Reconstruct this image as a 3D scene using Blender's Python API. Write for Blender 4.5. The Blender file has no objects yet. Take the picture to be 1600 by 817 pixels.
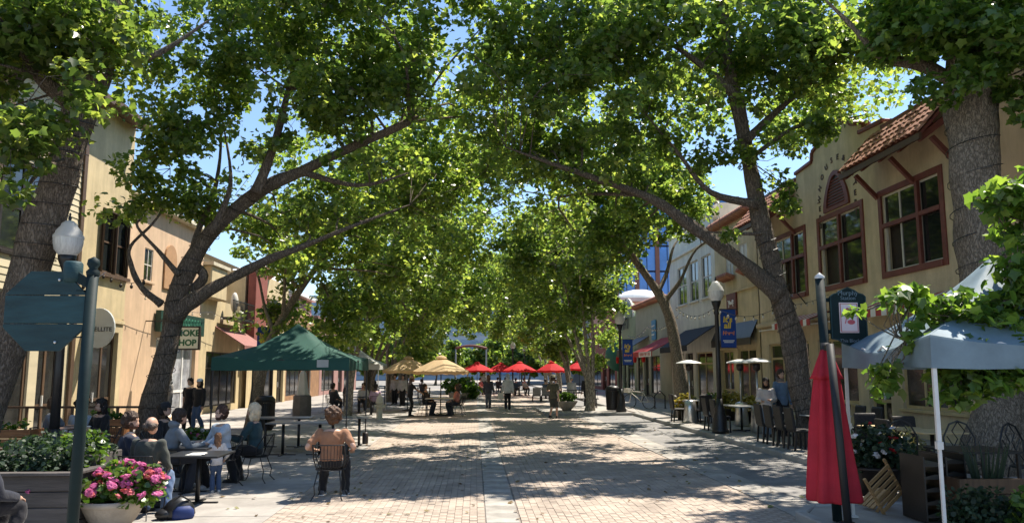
import bpy, bmesh, math, random
import numpy as np
from mathutils import Vector, Matrix, noise
from math import sin, cos, pi, radians as rad, sqrt, atan2
random.seed(7); RNG = np.random.default_rng(11)
sc = bpy.context.scene
COL = sc.collection
# ------------------------------------------------------------------ camera, sky, sun, exposure
CAMH, FPX = 1.95, 1150.0
PITCH, YAW = rad(7.0), math.atan(58/1150)
cam_d = bpy.data.cameras.new('camera'); cam = bpy.data.objects.new('camera', cam_d); COL.objects.link(cam)
cam.location = (0, 0, CAMH); cam.rotation_euler = (pi/2 + PITCH, 0, -YAW)
cam_d.sensor_width = 36.0; cam_d.lens = 36.0*FPX/1600; cam_d.shift_y = 28.5/1600
cam_d.clip_end = 3000; cam_d.clip_start = .05
sc.camera = cam
SUN_EL, SUN_AZ = rad(61), rad(50)            # azimuth measured from +Y (up the street) towards +X (right)
w = bpy.data.worlds.new('World'); sc.world = w; w.use_nodes = True
nt = w.node_tree; bg = nt.nodes['Background']
sky = nt.nodes.new('ShaderNodeTexSky'); sky.sky_type = 'NISHITA'; sky.sun_disc = False
sky.sun_elevation = SUN_EL; sky.sun_rotation = SUN_AZ; sky.air_density = 1.0; sky.dust_density = .15; sky.ozone_density = 3.0
nt.links.new(sky.outputs[0], bg.inputs[0]); bg.inputs[1].default_value = .115
sd = bpy.data.lights.new('sun', 'SUN'); sd.energy = 5.0; sd.angle = rad(.53); sd.color = (1, .92, .80)
sun = bpy.data.objects.new('sun', sd); COL.objects.link(sun)
SD = Vector((sin(SUN_AZ)*cos(SUN_EL), cos(SUN_AZ)*cos(SUN_EL), sin(SUN_EL)))
sun.rotation_euler = SD.to_track_quat('Z', 'Y').to_euler(); sun.location = (20, 20, 40)
vs = sc.view_settings; vs.view_transform = 'Standard'; vs.look = 'None'; vs.gamma = 1; vs.exposure = 1.0; vs.use_curve_mapping = False
try:
    sc.cycles.max_bounces = 7; sc.cycles.diffuse_bounces = 3; sc.cycles.transmission_bounces = 4; sc.cycles.glossy_bounces = 3
    sc.cycles.use_adaptive_sampling = True; sc.cycles.caustics_reflective = False; sc.cycles.caustics_refractive = False
    sc.cycles.use_denoising = True
except Exception: pass

# ------------------------------------------------------------------ helpers
CM = Matrix.Rotation(-YAW, 3, 'Z') @ Matrix.Rotation(pi/2+PITCH, 3, 'X')
def ray(px, py): return (CM @ Vector(((px-800)/FPX, -(py-437)/FPX, -1))).normalized()
def A(px, py, Y):                       # world point seen at a pixel, at street depth Y
    d = ray(px, py); return Vector((0, 0, CAMH)) + d*(Y/d.y)

MATS = {}
def mat(name, col, rough=.7, var=.25, scale=6, bump=.15, bscale=None, metal=0, spec=.4, col2=None, trans=None, stretch=None, emit=None, sheen=0, stain=0):
    if name in MATS: return MATS[name]
    m = bpy.data.materials.new(name); m.use_nodes = True; N = m.node_tree.nodes; L = m.node_tree.links
    b = N['Principled BSDF']; out = N['Material Output']
    b.inputs['Roughness'].default_value = rough; b.inputs['Metallic'].default_value = metal
    b.inputs['Specular IOR Level'].default_value = spec
    if sheen: b.inputs['Sheen Weight'].default_value = sheen
    tc = N.new('ShaderNodeTexCoord'); src = tc.outputs['Object']
    if stretch:
        mp = N.new('ShaderNodeMapping'); mp.inputs['Scale'].default_value = stretch; L.new(src, mp.inputs[0]); src = mp.outputs[0]
    c = (*col, 1)
    if var or col2:
        n = N.new('ShaderNodeTexNoise'); n.inputs['Scale'].default_value = scale; n.inputs['Detail'].default_value = 6; n.inputs['Roughness'].default_value = .65
        L.new(src, n.inputs['Vector'])
        r = N.new('ShaderNodeValToRGB'); r.color_ramp.elements[0].position = .32; r.color_ramp.elements[1].position = .7
        r.color_ramp.elements[0].color = (*[x*(1-var) for x in col], 1)
        r.color_ramp.elements[1].color = (*(col2 if col2 else [min(1, x*(1+var)) for x in col]), 1)
        L.new(n.outputs['Fac'], r.inputs[0])
        # slight difference from piece to piece
        oi = N.new('ShaderNodeObjectInfo'); mr = N.new('ShaderNodeMapRange'); mr.inputs[3].default_value = 1-.35*var; mr.inputs[4].default_value = 1+.35*var
        L.new(oi.outputs['Random'], mr.inputs[0])
        mx = N.new('ShaderNodeMix'); mx.data_type = 'RGBA'; mx.blend_type = 'MULTIPLY'; mx.inputs[0].default_value = 1
        L.new(r.outputs[0], mx.inputs[6]); L.new(mr.outputs[0], mx.inputs[7]); cs = mx.outputs[2]
        if stain:                        # soft vertical weather streaks and blotches
            ms_ = N.new('ShaderNodeMapping'); ms_.inputs['Scale'].default_value = (1.6,1.6,.22); L.new(tc.outputs['Object'], ms_.inputs[0]); n3 = N.new('ShaderNodeTexNoise'); n3.inputs['Scale'].default_value = 1.3; n3.inputs['Detail'].default_value = 8; n3.inputs['Roughness'].default_value = .7; L.new(ms_.outputs[0], n3.inputs['Vector'])
            m3 = N.new('ShaderNodeMapRange'); m3.inputs[1].default_value = .42; m3.inputs[2].default_value = .62; m3.inputs[3].default_value = 1-stain; m3.inputs[4].default_value = 1.05; L.new(n3.outputs['Fac'], m3.inputs[0])
            mx2 = N.new('ShaderNodeMix'); mx2.data_type = 'RGBA'; mx2.blend_type = 'MULTIPLY'; mx2.inputs[0].default_value = 1; L.new(cs, mx2.inputs[6]); L.new(m3.outputs[0], mx2.inputs[7]); cs = mx2.outputs[2]
        L.new(cs, b.inputs['Base Color'])
    else: b.inputs['Base Color'].default_value = c
    if bump:
        n2 = N.new('ShaderNodeTexNoise'); n2.inputs['Scale'].default_value = bscale or scale*4; n2.inputs['Detail'].default_value = 5
        L.new(src, n2.inputs['Vector']); bp = N.new('ShaderNodeBump'); bp.inputs['Strength'].default_value = bump; bp.inputs['Distance'].default_value = .02
        L.new(n2.outputs['Fac'], bp.inputs['Height']); L.new(bp.outputs[0], b.inputs['Normal'])
    if trans:
        t = N.new('ShaderNodeBsdfTranslucent'); t.inputs[0].default_value = (*trans[0], 1)
        ms = N.new('ShaderNodeMixShader'); ms.inputs[0].default_value = trans[1]
        L.new(b.outputs[0], ms.inputs[1]); L.new(t.outputs[0], ms.inputs[2]); L.new(ms.outputs[0], out.inputs[0])
    if emit: b.inputs['Emission Color'].default_value = (*emit[0], 1); b.inputs['Emission Strength'].default_value = emit[1]
    MATS[name] = m; return m

class MB:
    def __init__(s): s.V = []; s.F = []; s.T = None
    def _a(s, pts):
        i = len(s.V)
        s.V += [tuple(s.T @ Vector(p)) for p in pts] if s.T is not None else [tuple(p) for p in pts]
        return i
    def poly(s, pts): i = s._a(pts); s.F.append(tuple(range(i, i+len(pts)))); return s
    def box(s, c, d, rot=None):
        x, y, z = [v/2 for v in d]; P = [Vector((a*x, b*y, e*z)) for a in (-1, 1) for b in (-1, 1) for e in (-1, 1)]
        if rot is not None: P = [rot @ p for p in P]
        c = Vector(c); i = s._a([c+p for p in P])
        s.F += [tuple(i+k for k in f) for f in ((0,1,3,2),(4,6,7,5),(0,4,5,1),(2,3,7,6),(0,2,6,4),(1,5,7,3))]; return s
    def b2(s, a, b): return s.box([(a[k]+b[k])/2 for k in range(3)], [abs(b[k]-a[k]) for k in range(3)])
    def bar(s, p, q, wd, th=None, up=(0,0,1)):
        p, q = Vector(p), Vector(q); d = q-p; u = Vector(up)
        if abs(d.normalized().dot(u)) > .98: u = Vector((1,0,0))
        y = d.normalized(); x = y.cross(u).normalized(); z = x.cross(y)
        return s.box((p+q)/2, (wd, d.length, th or wd), Matrix((x, y, z)).transposed())
    def tube(s, pts, rad_, n=8, cap=True, closed=False, fn=None):
        pts = [Vector(p) for p in pts]; k = len(pts)
        R = list(rad_) if hasattr(rad_, '__len__') else [rad_]*k
        up = None; i0 = len(s.V)
        for j, p in enumerate(pts):
            if closed: d = pts[(j+1) % k]-pts[j-1]
            else: d = (pts[min(j+1, k-1)]-pts[max(j-1, 0)])
            d = d.normalized() if d.length > 1e-9 else Vector((0,0,1))
            if up is None: up = Vector((0,0,1)) if abs(d.z) < .9 else Vector((1,0,0))
            x = up-d*up.dot(d); x = x.normalized() if x.length > 1e-6 else d.orthogonal().normalized(); y = d.cross(x); up = x
            s._a([p+(x*cos(2*pi*a/n)+y*sin(2*pi*a/n))*(R[j]*(fn(j, a) if fn else 1)) for a in range(n)])
        for j in range(k if closed else k-1):
            a0 = i0+j*n; b0 = i0+((j+1) % k)*n
            for a in range(n): s.F.append((a0+a, a0+(a+1) % n, b0+(a+1) % n, b0+a))
        if cap and not closed:
            s.F.append(tuple(i0+a for a in reversed(range(n)))); s.F.append(tuple(i0+(k-1)*n+a for a in range(n)))
        return s
    def loft(s, rings, n=14):           # ring: centre, x axis, y axis, rx, ry
        i0 = len(s.V)
        for c, ax, ay, rx, ry in rings:
            s._a([Vector(c)+Vector(ax)*rx*cos(2*pi*a/n)+Vector(ay)*ry*sin(2*pi*a/n) for a in range(n)])
        for j in range(len(rings)-1):
            a0 = i0+j*n; b0 = a0+n
            for a in range(n): s.F.append((a0+a, a0+(a+1) % n, b0+(a+1) % n, b0+a))
        s.F.append(tuple(i0+a for a in reversed(range(n)))); s.F.append(tuple(i0+(len(rings)-1)*n+a for a in range(n))); return s
    def lathe(s, prof, n=20, c=(0,0,0), cap=True, fn=None):
        i0 = len(s.V); c = Vector(c)
        for r, z in prof:
            s._a([c+Vector((r*cos(2*pi*a/n)*(fn(a, z) if fn else 1), r*sin(2*pi*a/n)*(fn(a, z) if fn else 1), z)) for a in range(n)])
        for j in range(len(prof)-1):
            a0 = i0+j*n; b0 = a0+n
            for a in range(n): s.F.append((a0+a, a0+(a+1) % n, b0+(a+1) % n, b0+a))
        if cap:
            s.F.append(tuple(i0+a for a in reversed(range(n)))); s.F.append(tuple(i0+(len(prof)-1)*n+a for a in range(n)))
        return s
    def ell(s, c, r, nu=14, nv=9, rot=None):
        c = Vector(c); i0 = len(s.V); P = []
        for j in range(1, nv):
            t = pi*j/nv
            for a in range(nu): P.append(Vector((r[0]*sin(t)*cos(2*pi*a/nu), r[1]*sin(t)*sin(2*pi*a/nu), r[2]*cos(t))))
        P += [Vector((0,0,r[2])), Vector((0,0,-r[2]))]
        s._a([c+(rot @ p if rot is not None else p) for p in P]); T = i0+(nv-1)*nu
        for j in range(nv-2):
            for a in range(nu): s.F.append((i0+j*nu+a, i0+(j+1)*nu+a, i0+(j+1)*nu+(a+1) % nu, i0+j*nu+(a+1) % nu))
        for a in range(nu):
            s.F.append((T, i0+a, i0+(a+1) % nu)); s.F.append((T+1, i0+(nv-2)*nu+(a+1) % nu, i0+(nv-2)*nu+a))
        return s
    def prism(s, poly, d, o=(0,0,0), ax=(1,0,0), ay=(0,0,1)):      # 2D outline extruded by vector d
        o = Vector(o); ax = Vector(ax); ay = Vector(ay); d = Vector(d); n = len(poly)
        P = [o+ax*p[0]+ay*p[1] for p in poly]; i = s._a(P+[p+d for p in P])
        s.F.append(tuple(range(i, i+n))); s.F.append(tuple(range(i+2*n-1, i+n-1, -1)))
        for a in range(n): b = (a+1) % n; s.F.append((i+a, i+n+a, i+n+b, i+b))
        return s
    def mesh(s, name, smooth=False):
        me = bpy.data.meshes.new(name); me.from_pydata(s.V, [], s.F)
        if smooth: me.polygons.foreach_set('use_smooth', [True]*len(me.polygons))
        bm = bmesh.new(); bm.from_mesh(me); bmesh.ops.recalc_face_normals(bm, faces=bm.faces); bm.to_mesh(me); bm.free()
        return me
    def build(s, name, m, parent=None, smooth=False, bev=0, loc=None):
        me = s.mesh(name, smooth); return link(name, me, m, parent, bev, loc)
def link(name, me, m, parent=None, bev=0, loc=None):
    if m is not None and not me.materials: me.materials.append(m)
    o = bpy.data.objects.new(name, me); COL.objects.link(o)
    if parent is not None: o.parent = parent
    if loc is not None: o.location = loc
    if bev:
        b = o.modifiers.new('bevel', 'BEVEL'); b.width = bev; b.segments = 1; b.limit_method = 'ANGLE'; b.harden_normals = False
    return o
def tag(o, label, cat, group=None):
    o['label'] = label; o['category'] = cat
    if group: o['group'] = group
    return o
def thing(name, label, cat, loc=(0,0,0), rz=0, group=None):
    o = bpy.data.objects.new(name, None); COL.objects.link(o); o.location = loc; o.rotation_euler = (0,0,rz); o.empty_display_size = .2
    return tag(o, label, cat, group)
def struct(o, kind='structure'): o['kind'] = kind; return o
def copy_tree(o, parent=None):
    c = o.copy(); COL.objects.link(c); c.parent = parent
    for ch in o.children: copy_tree(ch, c)
    return c
def place(proto, loc, rz, label, group=None):      # first use moves the prototype itself, later ones copy it
    o = proto if not proto.get('_used') else copy_tree(proto)
    if '_used' in o: del o['_used']
    o.location = loc; o.rotation_euler = (0,0,rz); o['label'] = label
    if group: o['group'] = group
    elif 'group' in o: del o['group']
    USED.append(proto); proto['_used'] = 1
    return o
USED = []
def text(s, size, m, parent, loc, rot, name='lettering', ext=.004, align='CENTER', sx=1, shear=0, bold=0):
    cu = bpy.data.curves.new(name, 'FONT'); cu.body = s; cu.size = size; cu.extrude = ext; cu.align_x = align; cu.align_y = 'CENTER'; cu.shear = shear; cu.offset = bold; cu.resolution_u = 3
    t = bpy.data.objects.new('tmp_text', cu); COL.objects.link(t); TEXTS.append((t, name, m, parent, loc, rot, sx)); return t
TEXTS = []
def flush_text():
    bpy.context.view_layer.update(); dg = bpy.context.evaluated_depsgraph_get()
    for t, name, m, parent, loc, rot, sx in TEXTS:
        me = bpy.data.meshes.new_from_object(t.evaluated_get(dg)); me.materials.clear()
        o = link(name, me, m, parent, 0, loc); o.rotation_euler = rot; o.scale = (sx, 1, 1)
    for t, *_ in TEXTS: bpy.data.objects.remove(t)
# ------------------------------------------------------------------ materials of the setting
M_stucco_tan = mat('stucco_tan', (.62,.50,.32), .85, .14, 1.3, .25, 60, stain=.13)
M_stucco_peach = mat('stucco_peach', (.60,.42,.27), .85, .10, 1.1, .2, 60, stain=.13)
M_stucco_cream = mat('stucco_cream', (.62,.55,.40), .85, .12, 1.0, .2, 60, stain=.13)
M_stucco_white = mat('stucco_white', (.72,.68,.58), .85, .10, 1.0, .2, 60, stain=.13)
M_stucco_yel = mat('stucco_yellow', (.60,.48,.28), .85, .14, 1.2, .25, 50, stain=.14)
M_siding = mat('siding_paint', (.58,.50,.34), .6, .1, 3, .1, 40, stretch=(1,.15,1))
M_greenwall = mat('sage_stucco', (.27,.33,.20), .85, .12, 1.2, .2)
M_graygreen = mat('olive_grey_stucco', (.36,.36,.26), .85, .12, 1.2, .2)
M_redwall = mat('brick_red_stucco', (.27,.085,.06), .8, .18, 1.5, .2, stain=.14)
M_mauve = mat('mauve_stucco', (.38,.22,.20), .8, .12, 1.5, .2)
M_greywall = mat('grey_stucco', (.30,.30,.30), .8, .12, 1.5, .2)
M_maroon = mat('maroon_paint', (.16,.045,.03), .55, .2, 5, .1)
M_tile = mat('clay_tile', (.42,.15,.085), .8, .4, 3, .3, 30, col2=(.58,.30,.19))
M_brown = mat('brown_wood', (.10,.06,.035), .6, .3, 4, .2, stretch=(6,6,.6))
M_dkbrown = mat('dark_frame', (.028,.02,.016), .45, .3, 6, .1)
M_tanframe = mat('tan_frame', (.50,.38,.20), .6, .15, 5, .1)
M_white = mat('white_paint', (.78,.77,.73), .55, .06, 5, .05)
M_offw = mat('off_white_frame', (.62,.58,.50), .55, .08, 5, .05)
M_glass = mat('window_glass', (.018,.022,.022), .06, .5, .8, .04, 2.5, spec=.9)
M_glass2 = mat('shop_glass', (.03,.03,.028), .08, .6, 1.2, .03, 2, spec=.8)
M_black = mat('black_metal', (.012,.012,.013), .42, .3, 8, .06, spec=.5)
M_asph = mat('grey_asphalt', (.25,.24,.23), .9, .2, 1.2, .3, 120, stain=.2)
M_conc = mat('warm_concrete', (.34,.315,.285), .88, .2, .8, .2, 90, stain=.13)
M_conc2 = mat('band_concrete', (.35,.325,.29), .88, .2, 1.0, .2, 90, stain=.18)
M_curb = mat('curb_concrete', (.33,.32,.30), .9, .2, 2.0, .25, 60)
M_joint = mat('dark_joint_sand', (.235,.205,.18), .95, .3, 5, .3, 80)
M_brick = mat('tan_paver', (.40,.33,.27), .9, .22, 1.4, .25, 70, stain=.18)
M_ground = mat('far_ground', (.2,.19,.17), .95, .2, .1, .1)

def far_brick_mat():
    m = bpy.data.materials.new('far_paver_field'); m.use_nodes = True; N = m.node_tree.nodes; L = m.node_tree.links; b = N['Principled BSDF']
    tc = N.new('ShaderNodeTexCoord'); mp = N.new('ShaderNodeMapping'); mp.inputs['Rotation'].default_value = (0,0,pi/2); L.new(tc.outputs['Object'], mp.inputs[0])
    br = N.new('ShaderNodeTexBrick'); br.inputs['Scale'].default_value = 1; br.inputs['Brick Width'].default_value = .2; br.inputs['Row Height'].default_value = .1
    br.inputs['Mortar Size'].default_value = .006; br.inputs['Color1'].default_value = (.43,.35,.285,1); br.inputs['Color2'].default_value = (.37,.30,.245,1); br.inputs['Mortar'].default_value = (.26,.23,.2,1)
    L.new(mp.outputs[0], br.inputs['Vector'])
    n = N.new('ShaderNodeTexNoise'); n.inputs['Scale'].default_value = .7; n.inputs['Detail'].default_value = 5; L.new(tc.outputs['Object'], n.inputs['Vector'])
    mr = N.new('ShaderNodeMapRange'); mr.inputs[3].default_value = .75; mr.inputs[4].default_value = 1.2; L.new(n.outputs['Fac'], mr.inputs[0])
    mx = N.new('ShaderNodeMix'); mx.data_type = 'RGBA'; mx.blend_type = 'MULTIPLY'; mx.inputs[0].default_value = 1
    L.new(br.outputs['Color'], mx.inputs[6]); L.new(mr.outputs[0], mx.inputs[7]); L.new(mx.outputs[2], b.inputs['Base Color']); b.inputs['Roughness'].default_value = .9
    return m
M_brickfar = far_brick_mat()

# ------------------------------------------------------------------ ground, street, sidewalks
SW = .13                                      # height of the right sidewalk
struct(MB().poly([(-900,-300,-.05),(900,-300,-.05),(900,1600,-.05),(-900,1600,-.05)]).build('ground', M_ground))
street = struct(MB().poly([(-2.7,-4,0),(6.9,-4,0),(6.9,150,0),(-2.7,150,0)]).build('street', M_joint))
BRY1 = 24.0
MB().poly([(-2.7,BRY1,.01),(4.3,BRY1,.01),(4.3,150,.01),(-2.7,150,.01)]).build('far_paving', M_brickfar, street)
MB().poly([(4.92,-4,.01),(6.9,-4,.01),(6.9,150,.01),(4.92,150,.01)]).build('parking_lane', M_asph, street)
def bricks():
    proto = {}
    bm_ = MB().box((0,0,.006),(.096,.196,.014)); me = bm_.mesh('brick'); me.materials.append(M_brick)
    V = []; F = []; cand = []
    r = random.Random(3)
    for (xa, xb) in ((-2.7,.15),(.62,4.28)):
        n = int((xb-xa)/.1)
        for i in range(n):
            x = xa+.05+i*(xb-xa)/n
            j = 0; y = 6.0+(.1 if i % 2 else 0)
            while y < BRY1-.1: cand.append((x, y)); y += .2
    def vis(p): return p[1] > 9.45 and abs(p[0]/p[1]-.05) < .72
    vis_l = sorted([p for p in cand if vis(p)], key=lambda p: p[1]); own = set(vis_l[:300])
    for p in cand:
        dz = r.uniform(-.003,.003)
        if p in own:
            o = link('brick', me, None, street, 0, (p[0], p[1], dz)); o.rotation_euler = (r.uniform(-.012,.012), r.uniform(-.02,.02), r.uniform(-.01,.01))
        else:
            tx, ty = r.uniform(-.02,.02), r.uniform(-.012,.012); i = len(V)
            for a in (-.048,.048):
                for b in (-.098,.098): V.append((p[0]+a, p[1]+b, .013+dz+tx*a+ty*b))
            for a in (-.048,.048):
                for b in (-.098,.098): V.append((p[0]+a, p[1]+b, -.002))
            F += [(i,i+2,i+3,i+1),(i+4,i+6,i+2,i),(i+1,i+3,i+7,i+5),(i,i+1,i+5,i+4),(i+2,i+6,i+7,i+3)]
    me2 = bpy.data.meshes.new('paving_bricks'); me2.from_pydata(V, [], F)
    # patchy tone: a per-brick random lightness comes from Random Per Island
    m = M_brick.copy(); m.name = 'tan_paver_field'; N = m.node_tree.nodes; L = m.node_tree.links
    g = N.new('ShaderNodeNewGeometry'); oi = [n for n in N if n.type == 'OBJECT_INFO'][0]; tgt = oi.outputs['Random'].links[0].to_socket
    L.new(g.outputs['Random Per Island'], tgt)
    struct(link('paving_bricks', me2, m, street), 'stuff')
bricks()
def slabs(parent, x0, x1, y0, y1, nx, step, z, m, th=.05, gap=.012, name='paving_slab', seed=1, skip=None):
    r = random.Random(seed); w_ = (x1-x0)/nx; n = int(round((y1-y0)/step)); st = (y1-y0)/n
    b = MB().box((0,0,-th/2),(w_-gap, st-gap, th)); me = b.mesh(name); me.materials.append(m)
    for i in range(nx):
        for j in range(n):
            c = (x0+(i+.5)*w_, y0+(j+.5)*st)
            if skip and skip(*c): continue
            o = link(name, me, None, parent, 0, (c[0], c[1], z+r.uniform(-.003,.002))); o.rotation_euler = (r.uniform(-.002,.002), r.uniform(-.002,.002), 0)
slabs(street, .16, .60, 5, 24, 1, .6, .013, M_conc2, .03, seed=4)
slabs(street, 4.30, 4.91, 5, 34, 1, 1.2, .014, M_conc2, .03, seed=5)
MB().poly([(.15,24,.014),(.61,24,.014),(.61,150,.014),(.15,150,.014)]).build('centre_band', M_conc2, street)
MB().poly([(4.3,34,.014),(4.92,34,.014),(4.92,150,.014),(4.3,150,.014)]).build('gutter_band', M_conc2, street)
swl = struct(MB().poly([(-12.2,-4,.0),(-2.69,-4,.0),(-2.69,150,.0),(-12.2,150,.0)]).build('sidewalk_left', M_joint))
slabs(swl, -7.0, -2.7, 6, 42, 3, 1.44, .014, M_conc, seed=6)
slabs(swl, -12.0, -7.0, 9, 42, 3, 1.65, .016, M_conc, seed=8)
MB().poly([(-12.2,42,.012),(-2.7,42,.012),(-2.7,150,.012),(-12.2,150,.012)]).build('far_pavement', M_conc, swl)
swr = struct(MB().b2((6.9,-4,-.04),(12.2,150,SW-.03)).build('sidewalk_right', M_joint))
slabs(swr, 7.02, 12.0, 5, 44, 3, 1.6, SW, M_conc, .045, seed=9)
MB().poly([(7.02,44,SW-.002),(12.2,44,SW-.002),(12.2,150,SW-.002),(7.02,150,SW-.002)]).build('far_pavement', M_conc, swr)
def kerb(parent, pts, step=1.5, wd=.15, h=SW, seed=0):
    for (p, q) in zip(pts[:-1], pts[1:]):
        p, q = Vector((*p,0)), Vector((*q,0)); L_ = (q-p).length; n = max(1, int(round(L_/step))); d = (q-p)/n
        for i in range(n):
            a = p+d*i; c = a+d*.5; o = MB().box((0,0,h/2-.02),(wd, d.length-.012, h+.05)).build('curb_stone', M_curb, parent, bev=.018, loc=(c.x, c.y, 0)); o.rotation_euler.z = atan2(-d.x, d.y)
kerb(swr, [(6.93,10.3),(6.93,31.9)]); kerb(swr, [(6.93,38.1),(6.93,70)], 4)
# near bulb-out (bottom right) and the planted bulb-out farther up
bulb = struct(MB().prism([(4.32,2),(4.32,9.6),(4.62,10.05),(6.85,10.2),(6.85,2)], (0,0,SW-.01), (0,0,-.005), (1,0,0), (0,1,0)).build('corner_pavement', M_conc)); kerb(bulb, [(4.24,2),(4.24,9.65),(4.6,10.14),(6.8,10.3)], 1.3)
bulb2 = struct(MB().prism([(3.15,32.1),(6.85,32.1),(6.85,37.9),(4.2,37.9),(3.15,36.5)], (0,0,SW-.01), (0,0,-.005), (1,0,0), (0,1,0)).build('planted_pavement', M_conc)); kerb(bulb2, [(6.85,32.05),(3.07,32.05),(3.07,36.5),(4.2,37.95),(6.85,37.95)], 1.3)
# cross street far away
struct(MB().poly([(-200,78,.02),(200,78,.02),(200,92,.02),(-200,92,.02)]).build('cross_road', M_asph))

# ------------------------------------------------------------------ building kit
def strokes(parent, m, o, d, L_, h, n, seed=2):          # far lettering too small to read: letter-like strokes
    r = random.Random(seed); o, d = Vector(o), Vector(d); b = MB(); w_ = L_/n
    for i in range(n):
        c = o+d*(w_*(i+.5)); q = c-d*w_*.3
        b.bar(q-Vector((0,0,h/2)), q+Vector((0,0,h/2)), .012, w_*.18, up=d)
        if r.random() < .75: b.bar(q+Vector((0,0,h*.42)), q+d*w_*.55+Vector((0,0,h*.42)), .012, h*.16)
        if r.random() < .6: b.bar(q+Vector((0,0,-h*.05)), q+d*w_*.5+Vector((0,0,-h*.05)), .0125, h*.15)
        if r.random() < .6: b.bar(q+d*w_*.55-Vector((0,0,h/2)), q+d*w_*.55+Vector((0,0,h*.35)), .013, w_*.17, up=d)
    return b.build('lettering', m, parent)
def facade(parent, XF, o, y0, y1, z0, z1, holes, m, name='wall', depth=.25):
    ys = sorted({y0, y1, *[h[0] for h in holes], *[h[1] for h in holes]}); zs = sorted({z0, z1, *[h[2] for h in holes], *[h[3] for h in holes]})
    b = MB()
    for ya, yb in zip(ys[:-1], ys[1:]):
        for za, zb in zip(zs[:-1], zs[1:]):
            cy, cz = (ya+yb)/2, (za+zb)/2
            if any(h[0] < cy < h[1] and h[2] < cz < h[3] for h in holes): continue
            b.poly([(XF,ya,za),(XF,yb,za),(XF,yb,zb),(XF,ya,zb)])
    xi = XF-o*depth
    for (ya, yb, za, zb) in holes:
        b.poly([(XF,ya,za),(xi,ya,za),(xi,yb,za),(XF,yb,za)]); b.poly([(XF,ya,zb),(xi,ya,zb),(xi,yb,zb),(XF,yb,zb)])
        b.poly([(XF,ya,za),(xi,ya,za),(xi,ya,zb),(XF,ya,zb)]); b.poly([(XF,yb,za),(xi,yb,za),(xi,yb,zb),(XF,yb,zb)])
    return b.build(name, m, parent)
def window(parent, XF, o, ya, yb, za, zb, vs=(.5,), hs=(.5,), fm=None, gm=None, fw=.06, inset=.1, name='window', sill=None, trim=None, tw=.14, open_=()):
    """frame bars in the opening; vs / hs are the mullion fractions; each pane is a piece of its own"""
    x = XF-o*inset; b = MB(); X0, X1 = x-.035, x+.035
    Y = [ya]+[ya+(yb-ya)*v for v in vs]+[yb]; Z = [za]+[za+(zb-za)*h for h in hs]+[zb]
    for i, y in enumerate(Y):
        a, c = (y, y+fw) if i == 0 else ((y-fw, y) if i == len(Y)-1 else (y-fw/2, y+fw/2)); b.b2((X0,a,za),(X1,c,zb))
    for i, z in enumerate(Z):
        a, c = (z, z+fw) if i == 0 else ((z-fw, z) if i == len(Z)-1 else (z-fw/2, z+fw/2)); b.b2((X0+.003,ya+.002,a),(X1-.003,yb-.002,c))
    wn = b.build(name, fm, parent)
    for i in range(len(Y)-1):
        for j in range(len(Z)-1):
            d = .0 if (i, j) not in open_ else .12
            MB().b2((x-.008-o*d,Y[i]+fw*.4,Z[j]+fw*.4),(x+.008-o*d,Y[i+1]-fw*.4,Z[j+1]-fw*.4)).build('pane', M_dkbrown if d else gm, wn)
    if sill: MB().b2((XF-o*.05,ya-.08,za-.09),(XF+o*.1,yb+.08,za)).build('sill', sill, wn, bev=.01)
    if trim:
        t = MB(); x0, x1 = XF-o*.02, XF+o*.045
        t.b2((x0,ya-tw,za-tw),(x1,ya,zb+tw)); t.b2((x0,yb,za-tw),(x1,yb+tw,zb+tw)); t.b2((x0,ya,zb),(x1-o*.002,yb,zb+tw)); t.b2((x0,ya,za-tw),(x1+o*.03,yb,za))
        t.build('window_trim', trim, wn, bev=.008)
    return wn
def block(parent, XF, o, y0, y1, z1, m, depth=14, name='side_wall'):
    return MB().b2((XF-o*.252,y0+.01,0),(XF-o*depth,y1-.01,z1-.02)).build(name, m, parent)
def awning(parent, XF, o, ya, yb, z, out, drop, m, name='awning', val=.22, stripes=None):
    b = MB(); p = [(XF,z),(XF+o*out,z-drop),(XF+o*out,z-drop-val),(XF+o*(out-.02),z-drop-val),(XF+o*(out-.02),z-drop-.03),(XF,z-.05)]
    b.prism(p, (0,yb-ya,0), (0,ya,0), (1,0,0), (0,0,1)); a = b.build(name, m, parent)
    if stripes:
        n = int((yb-ya)/.26); 
        for i in range(n):
            if i % 2: continue
            y = ya+(yb-ya)*i/n; MB().prism([(q[0]+o*.004, q[1]+.004) for q in p], (0,(yb-ya)/n,0), (0,y,0), (1,0,0), (0,0,1)).build('stripe', stripes, a)
    return a
def door(parent, XF, o, ya, yb, z0, zb, fm, gm, leaf=2, name='door'):
    d = window(parent, XF, o, ya, yb, z0, zb, [i/leaf for i in range(1, leaf)], (.32,), fm, gm, .1, .18, name)
    MB().b2((XF-o*.14,(ya+yb)/2-.1,z0+.95),(XF-o*.09,(ya+yb)/2-.07,z0+1.25)).build('handle', M_white, d); return d

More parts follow.
